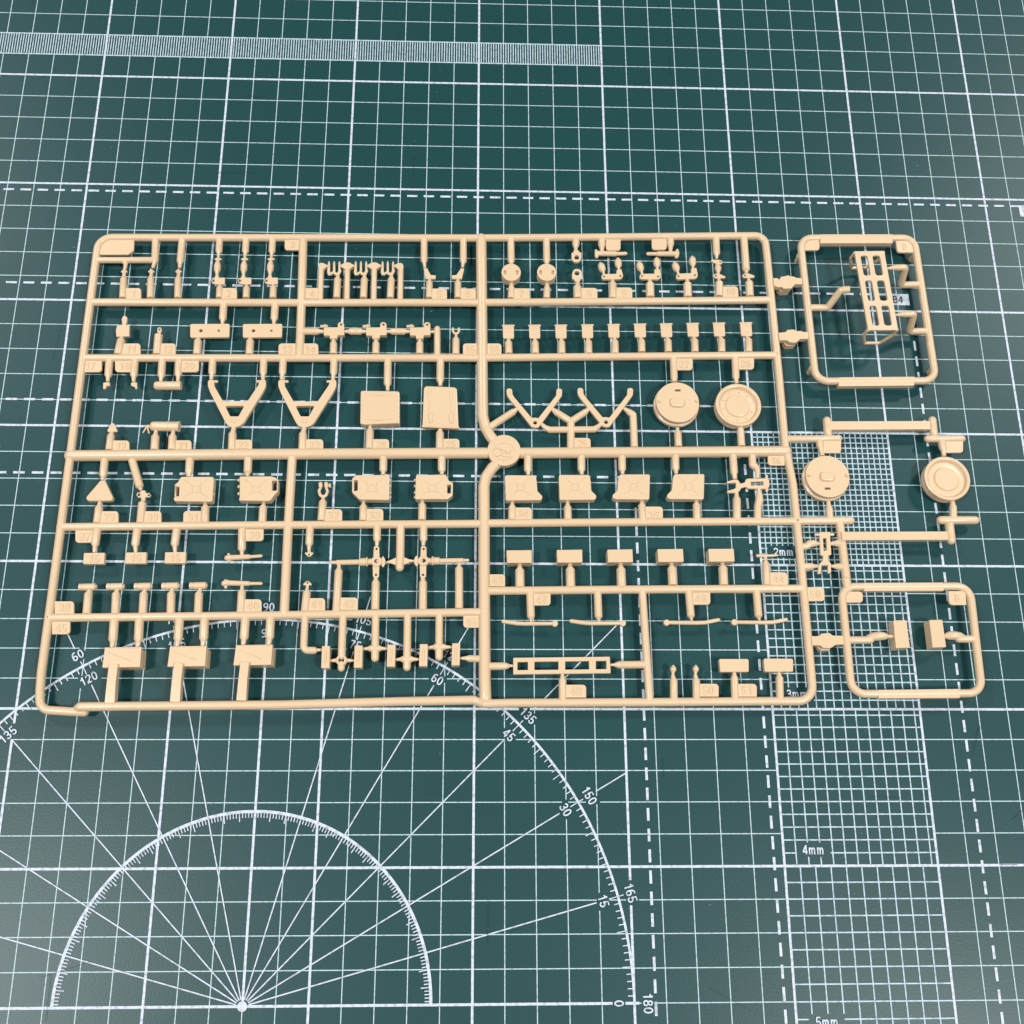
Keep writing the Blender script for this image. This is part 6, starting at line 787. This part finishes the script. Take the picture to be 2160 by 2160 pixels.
('jerry_can_half','wide jerry can half with its spout lobe at lower left, farthest from the centre runner',[('p',2.4,6,0.45,0.3,[(79.84,-177.47),(79.46,-177.87),(68.01,-177.87),(67.14,-177.57),(66.89,-176.8),(67.06,-176.19),(68.76,-174.47),(69.03,-172.15),(69.26,-170.44),(69.68,-169),(70.24,-168.56),(80.19,-168.47),(80.57,-168.9)],[])],[('pressed_rib',[('t',0,1,[(71.37,-169.62,5.95,0.18),(73.37,-171.42,5.92,0.34)])]),('pressed_rib',[('t',0,1,[(78.33,-169.56,5.95,0.18),(76.15,-171.4,5.92,0.34)])]),('pressed_rib',[('t',0,1,[(71.04,-176.14,5.95,0.18),(73.22,-174.29,5.92,0.34)])]),('pressed_rib',[('t',0,1,[(77.96,-176.08,5.95,0.18),(75.99,-174.27,5.92,0.34)])]),('pressed_panel',[('p',5.9,6.2,0.2,0.08,[(73.31,-171.52),(76.09,-171.5),(75.93,-174.37),(73.16,-174.39)],[('p',0.15,[(73.7,-172.04),(75.64,-172.03),(75.54,-173.85),(73.6,-173.86)])])])]),
('gate',None,[('t',0,0,[(18.35,-161.77,4,1.4),(18.31,-166.96,4,1.4),(18.39,-167.76,4,0.82),(18.5,-168.74,4,0.6)])],[]),
('gate',None,[('t',0,0,[(37.33,-161.59,4,1.4),(37.27,-166.63,4,1.4),(37.32,-167.43,4,0.82),(37.38,-168.42,4,0.6)])],[]),
('gate',None,[('t',0,0,[(51.82,-161.46,4,1.4),(51.74,-166.35,4,1.4),(51.78,-167.15,4,0.82),(51.82,-168.13,4,0.6)])],[]),
('gate',None,[('t',0,0,[(70.92,-160.89,4,1.4),(70.79,-165.95,4,1.4),(70.85,-166.75,4,0.82),(70.93,-167.83,4,0.6)])],[]),
('gate',None,[('t',0,0,[(12.64,-185.35,4,1.4),(12.72,-180.78,4,1.4),(12.73,-179.98,4,0.82),(12.75,-178.02,4,0.6)])],[]),
('gate',None,[('t',0,0,[(32.12,-185.21,4,1.4),(32.12,-180.63,4,1.4),(32.12,-179.83,4,0.82),(32.11,-177.87,4,0.6)])],[]),
('gate',None,[('t',0,0,[(58.27,-186.94,4,1.4),(58.17,-179.9,4,1.4),(58.23,-179.1,4,0.82),(58.36,-177.43,4,0.6)])],[]),
('gate',None,[('t',0,0,[(77.32,-186.5,4,1.4),(77.51,-179.45,4,1.4),(77.52,-178.65,4,0.82),(77.55,-177.13,4,0.6)])],[]),
('number_tag',None,[('q',3.55,4.55,[0,1.15,0,0],0.1,[(13.31,-180.95),(19.53,-180.91),(19.49,-185.32),(13.29,-185.37)])],[('number',[('x',16.4,-183.14,4.55,'34',2.9,0)])]),
('number_tag',None,[('q',3.55,4.55,[0,1.15,0,0],0.1,[(59.13,-180.26),(65.51,-180.21),(65.2,-186.75),(58.86,-186.8)])],[('number',[('x',62.18,-183.5,4.55,'35',2.9,0)])]),
('gate',None,[('t',0,0,[(91.58,-160.53,4,1.4),(91.62,-167.18,4,1.4),(91.66,-167.98,4,0.97),(91.75,-169.69,4,0.8)])],[]),
('gate',None,[('t',0,0,[(91.33,-186.4,4,1.45),(91.9,-177.17,4,1.45),(91.91,-176.37,4,0.91),(91.94,-174.38,4,0.7)])],[]),
('gate',None,[('t',0.5,0,[(98.59,-160.46,4,1.35),(98.46,-164.28,4,1.35),(99.59,-165.21,4,1.3),(100.06,-166.16,4,1),(99.83,-169.31,4,0.7)])],[]),
('gate',None,[('t',0,0,[(98.63,-186.35,4,1.35),(99.17,-179.9,4,1.35),(99.86,-177.73,4,1.5),(100,-175.87,4,1.3),(100.05,-174.31,4,0.8),(100.01,-172.44,4,0.7)])],[]),
('yoke','forked yoke with a slotted frame, inside the main frame',[('p',3.4,4.7,0.15,0.12,[(88.66,-170.78),(91.63,-169.94),(92.66,-170.09),(93.19,-171.02),(93.6,-171.55),(95.12,-171),(95.5,-169.91),(96.26,-169.59),(102.67,-169.53),(103.83,-169.99),(103.7,-172.49),(102.98,-173.28),(96,-173.34),(95.3,-172.66),(93.73,-173.04),(92.96,-174.29),(91.89,-174.86),(88.68,-175.01),(88.52,-174.33),(91.09,-173.53),(91.77,-173.06),(91.89,-171.34),(91.25,-171.13),(88.7,-171.46)],[('p',0.1,[(97.22,-170.77),(101.7,-170.64),(101.59,-172.11),(97.12,-172.14)])])],[('cross_pin',[('t',0,1,[(103.07,-168.41,4.2,0.5),(102.76,-174.04,4.2,0.5)])])]),
('yoke','forked yoke with a slotted frame, outside the right runner',[('p',3.4,4.7,0.15,0.12,[(120.01,-189.28),(123.77,-189.14),(123.81,-189.92),(123.68,-190.8),(123.49,-197.29),(122.87,-197.62),(122.32,-197.73),(122.21,-199.59),(122.64,-200.02),(123.1,-200.78),(122.69,-203.93),(121.62,-204.04),(122,-201.12),(119.66,-201.17),(119.17,-204.17),(118.11,-204.21),(118.71,-201.13),(119.66,-200.04),(120.23,-199.6),(120.62,-197.74),(119.88,-197.64),(119.67,-197.2),(119.97,-190.83)],[('p',0.1,[(121.09,-191.44),(122.28,-191.36),(122.14,-195.77),(120.93,-195.99)])])],[('cross_pin',[('t',0,1,[(118.76,-190.07,4.2,0.5),(124.93,-189.98,4.2,0.5)])])]),
('gate',None,[('t',0,0,[(113.34,-194.46,4,1.2),(115.06,-194.29,4,1.2),(116.21,-193.41,4,1.4),(117.73,-193.18,4,1.3),(119.01,-193.23,4,0.8),(120.07,-193.27,4,0.5)])],[]),
('gate',None,[('t',0,0,[(127.58,-193.22,4,1.3),(126.09,-193.12,4,1.3),(125.01,-193.13,4,0.9),(123.61,-193.25,4,0.6)])],[]),
('gate',None,[('t',0,0,[(113.36,-201.59,4,1.3),(116.34,-201.5,4,1.25),(117.41,-201.39,4,0.7),(119.11,-201.42,4,0.4)])],[]),
('gate',None,[('t',0,0,[(127.4,-201.55,4,1.25),(125.49,-201.52,4,1.2),(124.65,-201.39,4,0.9),(123.16,-201.31,4,0.4)])],[]),
('number_tag',None,[('q',3.55,4.55,[0,1.15,1.15,0],0.1,[(113.73,-208.99),(119.92,-208.96),(119.65,-213.82),(113.49,-213.85)])],[('number',[('x',116.7,-211.4,4.55,'50',2.9,0)])]),
('number_tag',None,[('q',3.55,4.55,[0,0,0,1.15],0.1,[(104.15,-160.87),(110.14,-160.82),(109.84,-164.44),(103.88,-164.49)])],[('number',[('x',107,-162.66,4.55,'36',2.46,0)])]),
('solid_box','plain rectangular box on a gate, first from the centre runner',[('p',1.2,6.2,0.2,0.15,[(10.61,-196.92),(19.24,-196.78),(19.32,-201.28),(10.88,-201.38)],[])],[]),
('gate',None,[('t',0,0,[(15.26,-209.41,4,1.6),(15.21,-203.4,4,1.6),(15.21,-202.6,4,0.92),(15.22,-201.03,4,0.65)])],[]),
('solid_box','plain rectangular box on a gate, second from the centre runner',[('p',1.2,6.2,0.2,0.15,[(27.89,-196.67),(36.62,-196.5),(36.63,-201.06),(28.05,-201.17)],[])],[]),
('gate',None,[('t',0,0,[(32.59,-209.33,4,1.6),(32.54,-203.01,4,1.6),(32.54,-202.21,4,0.92),(32.53,-200.79,4,0.65)])],[]),
('solid_box','plain rectangular box on a gate, third from the centre runner',[('p',1.2,6.2,0.2,0.15,[(45.27,-196.47),(53.94,-196.27),(54,-200.81),(45.39,-201.01)],[])],[]),
('gate',None,[('t',0,0,[(50.04,-209.25,4,1.6),(50.03,-202.91,4,1.6),(50.02,-202.11,4,0.92),(49.99,-200.54,4,0.65)])],[]),
('solid_box','plain rectangular box on a gate, fourth from the centre runner',[('p',1.2,6.2,0.2,0.15,[(62.62,-196.19),(71.43,-196.04),(71.5,-200.61),(62.72,-200.78)],[])],[]),
('gate',None,[('t',0,0,[(67.69,-208.43,4,1.6),(67.68,-202.49,4,1.6),(67.64,-201.69,4,0.92),(67.58,-200.29,4,0.65)])],[]),
('solid_box','plain rectangular box on a gate, fifth from the centre runner',[('p',1.2,6.2,0.2,0.15,[(80.26,-195.99),(89.11,-195.87),(89.11,-200.38),(80.29,-200.56)],[])],[]),
('gate',None,[('t',0,0,[(85.3,-208.35,4,1.6),(85.38,-202.24,4,1.6),(85.34,-201.44,4,0.92),(85.28,-200.03,4,0.65)])],[]),
('number_tag',None,[('q',3.55,4.55,[0,1.15,0,0],0.1,[(4.89,-204.98),(10.18,-204.95),(10.18,-209.14),(4.9,-209.16)])],[('number',[('x',7.54,-207.06,4.55,'43',2.84,0)])]),
('thin_pin','thin straight pin standing on a tagged gate',[('t',0,1,[(97.79,-197.74,4,0.6),(99.49,-197.73,4,0.55),(100.57,-197.79,4,0.5),(103.21,-197.61,4,0.45),(104.76,-197.54,4,0.35)])],[]),
('gate',None,[('t',0,0,[(100.17,-208.27,4,1.3),(100.45,-200.58,4,1.3),(100.41,-199.78,4,0.69),(100.32,-198.2,4,0.45)])],[]),
('number_tag',None,[('q',3.55,4.55,[0,1.15,0,0],0.1,[(101.51,-203.77),(107.56,-203.74),(107.45,-208.12),(101.41,-208.15)])],[('number',[('x',104.48,-205.94,4.55,'44',2.9,0)])]),
('number_tag',None,[('q',3.55,4.55,[0,0,1.15,0],0.1,[(19.62,-211.42),(25.64,-211.39),(25.58,-215.74),(19.58,-215.77)])],[('number',[('x',22.6,-213.58,4.55,'47',2.9,0)])]),
('number_tag',None,[('q',3.55,4.55,[0,0,1.15,0],0.1,[(73.86,-210.71),(80.34,-210.68),(80.18,-215.25),(73.73,-215.28)])],[('number',[('x',77.03,-212.98,4.55,'49',2.9,0)])]),
('gate',None,[('t',0,0,[(18.71,-211.15,4,1.35),(18.92,-219.68,4,1.35),(18.94,-220.45,4,0.63),(18.96,-221.4,4,0.35)])],[]),
('gate',None,[('t',0,0,[(41.74,-211.04,4,1.35),(41.84,-219.59,4,1.35),(41.88,-220.3,4,0.63),(41.94,-221.17,4,0.35)])],[]),
('gate',None,[('t',0,0,[(73.06,-210.58,4,1.35),(73.35,-219.2,4,1.35),(73.42,-219.89,4,0.63),(73.51,-220.73,4,0.35)])],[]),
('gate',None,[('t',0,0,[(96.46,-210.47,4,1.35),(96.52,-219.11,4,1.35),(96.65,-219.77,4,0.63),(96.8,-220.58,4,0.35)])],[]),
('knobbed_lever','bent lever with its knob on the right',[('t',0,1,[(9.61,-221.23,4,0.7),(11.52,-221.51,4,0.72),(14.34,-221.9,4,0.72),(16.59,-222.01,4,0.72),(26.32,-221.92,4,0.65)])],[('knob',[('l',26.96,-222.02,20,[(0,4.8),(0.95,4.8),(1.05,4.65),(1.05,3.4),(0,3.4)])])]),
('knobbed_lever','bent lever with its knob on the right',[('t',0,1,[(32.58,-221.03,4,0.7),(34.49,-221.31,4,0.72),(37.31,-221.7,4,0.72),(39.57,-221.81,4,0.72),(49.35,-221.72,4,0.65)])],[('knob',[('l',49.95,-221.83,20,[(0,4.8),(0.95,4.8),(1.05,4.65),(1.05,3.4),(0,3.4)])])]),
('knobbed_lever','bent lever with its knob on the left',[('t',0,1,[(65.85,-221.43,4,0.65),(75.34,-221.52,4,0.7),(78.06,-221.38,4,0.7),(80.5,-220.89,4,0.7),(82.65,-220.45,4,0.65)])],[('knob',[('l',64.86,-221.54,20,[(0,4.8),(0.95,4.8),(1.05,4.65),(1.05,3.4),(0,3.4)])])]),
('knobbed_lever','bent lever with its knob on the left',[('t',0,1,[(89.04,-221.22,4,0.65),(98.57,-221.31,4,0.7),(101.31,-221.18,4,0.7),(103.77,-220.68,4,0.7),(105.93,-220.24,4,0.65)])],[('knob',[('l',88,-221.33,20,[(0,4.8),(0.95,4.8),(1.05,4.65),(1.05,3.4),(0,3.4)])])]),
('ladder_frame','long flat frame with four rectangular windows',[('p',3.3,4.8,0.1,0.12,[(12.85,-233.69),(45.17,-233.24),(45.28,-238.77),(12.83,-239.23)],[('p',0.05,[(14.24,-235.11),(17.74,-235.04),(17.72,-237.77),(14.22,-237.81)]),('p',0.05,[(19.91,-234.98),(27.93,-234.88),(27.88,-237.64),(19.88,-237.74)]),('p',0.05,[(30.16,-234.85),(38.14,-234.72),(38.13,-237.51),(30.11,-237.61)]),('p',0.05,[(40.43,-234.68),(43.96,-234.62),(43.93,-237.39),(40.36,-237.45)])])],[]),
('gate',None,[('t',0,0,[(3.98,-236.42,4,1.3),(10.09,-236.35,4,1.3),(11.2,-236.32,4,0.9),(11.76,-236.26,4,0.5),(12.93,-236.26,4,0.4)])],[]),
('gate',None,[('t',0,0,[(57.3,-235.74,4,1.3),(48.33,-235.84,4,1.3),(47.21,-235.85,4,0.9),(46.51,-235.85,4,0.5),(45.25,-235.85,4,0.4)])],[]),
('gate',None,[('t',0,0,[(29.15,-248.12,4,1.3),(29.22,-240.95,4,1.3),(29.21,-240.15,4,0.76),(29.2,-238.87,4,0.55)])],[]),
('number_tag',None,[('q',3.55,4.55,[0,1.15,0,0],0.1,[(30.33,-242.58),(37.02,-242.57),(36.92,-246.81),(30.25,-246.82)])],[('number',[('x',33.63,-244.7,4.55,'48',2.88,0)])]),
('ball_pin','small ball headed pin',[('t',0,1,[(66.47,-236.25,4,0.45),(66.45,-236.55,4,0.9),(66.42,-237.17,4,1.1),(66.36,-237.82,4,0.95),(66.27,-238.33,4,0.55),(66.21,-239.07,4,0.5),(66.2,-239.89,4,0.8)])],[]),
('gate',None,[('t',0,0,[(66.11,-248.16,4,1.3),(66.38,-240.98,4,1.3),(66.35,-240.25,4,0.76),(66.31,-239.36,4,0.55)])],[]),
('ball_pin','small ball headed pin',[('t',0,1,[(74.06,-236.23,4,0.45),(74.04,-236.53,4,0.9),(74.01,-237.15,4,1.1),(73.94,-237.81,4,0.95),(73.85,-238.31,4,0.55),(73.78,-239.05,4,0.5),(73.77,-239.88,4,0.8)])],[]),
('gate',None,[('t',0,0,[(73.63,-248.15,4,1.3),(73.94,-240.97,4,1.3),(73.91,-240.24,4,0.76),(73.88,-239.35,4,0.55)])],[]),
('number_tag',None,[('q',3.55,4.55,[0,1.15,0,0],0.1,[(74.42,-242.2),(81.31,-242.19),(81.04,-246.45),(74.18,-246.46)])],[('number',[('x',77.74,-244.32,4.55,'50',2.9,0)])]),
('number_tag',None,[('q',3.55,4.55,[0,1.15,0,0],0.1,[(87.54,-242.18),(94.13,-242.17),(93.81,-246.44),(87.25,-246.45)])],[('number',[('x',90.68,-244.31,4.55,'51',2.9,0)])]),
('blank_plate','blank rounded rectangular plate near the corner',[('p',2.9,5.3,0.3,0.15,[(81.8,-234.15),(82.26,-233.97),(91.36,-233.98),(91.77,-234.42),(91.5,-238.28),(82.13,-238.36),(81.92,-237.92)],[])],[]),
('gate',None,[('t',0,0,[(86.53,-248.14,4,1.3),(86.83,-240.21,4,1.3),(86.84,-239.41,4,0.83),(86.85,-238.08,4,0.65)])],[]),
('blank_plate','blank rounded rectangular plate near the corner',[('p',2.9,5.3,0.3,0.15,[(96.88,-234.02),(97.34,-233.81),(106.46,-233.85),(106.81,-234.3),(106.48,-238.19),(97.15,-238.27),(96.88,-237.89)],[])],[]),
('gate',None,[('t',0,0,[(101.63,-248.12,4,1.3),(102.03,-240.18,4,1.3),(101.99,-239.38,4,0.83),(101.93,-238.05,4,0.65)])],[])
]
sprue = link(bpy.data.objects.new('model_kit_sprue', None)); sprue.empty_display_size = 0.02
sprue.location = (0, -0.18, 0); sprue['abs'] = (0.0, -0.18, 0.0)
sprue['label'] = 'tan plastic model kit sprue with small moulded parts lying on the mat'; sprue['category'] = 'model sprue'
for name, label, prims, kids in PARTS:
    o = to_object(name, [prim(p) for p in prims], PLASTIC, sprue)
    if label: o['label'] = label
    for kn, kp in kids: to_object(kn, [prim(p) for p in kp], PLASTIC, o)
for o in scene.objects:
    if 'abs' in o: del o['abs']
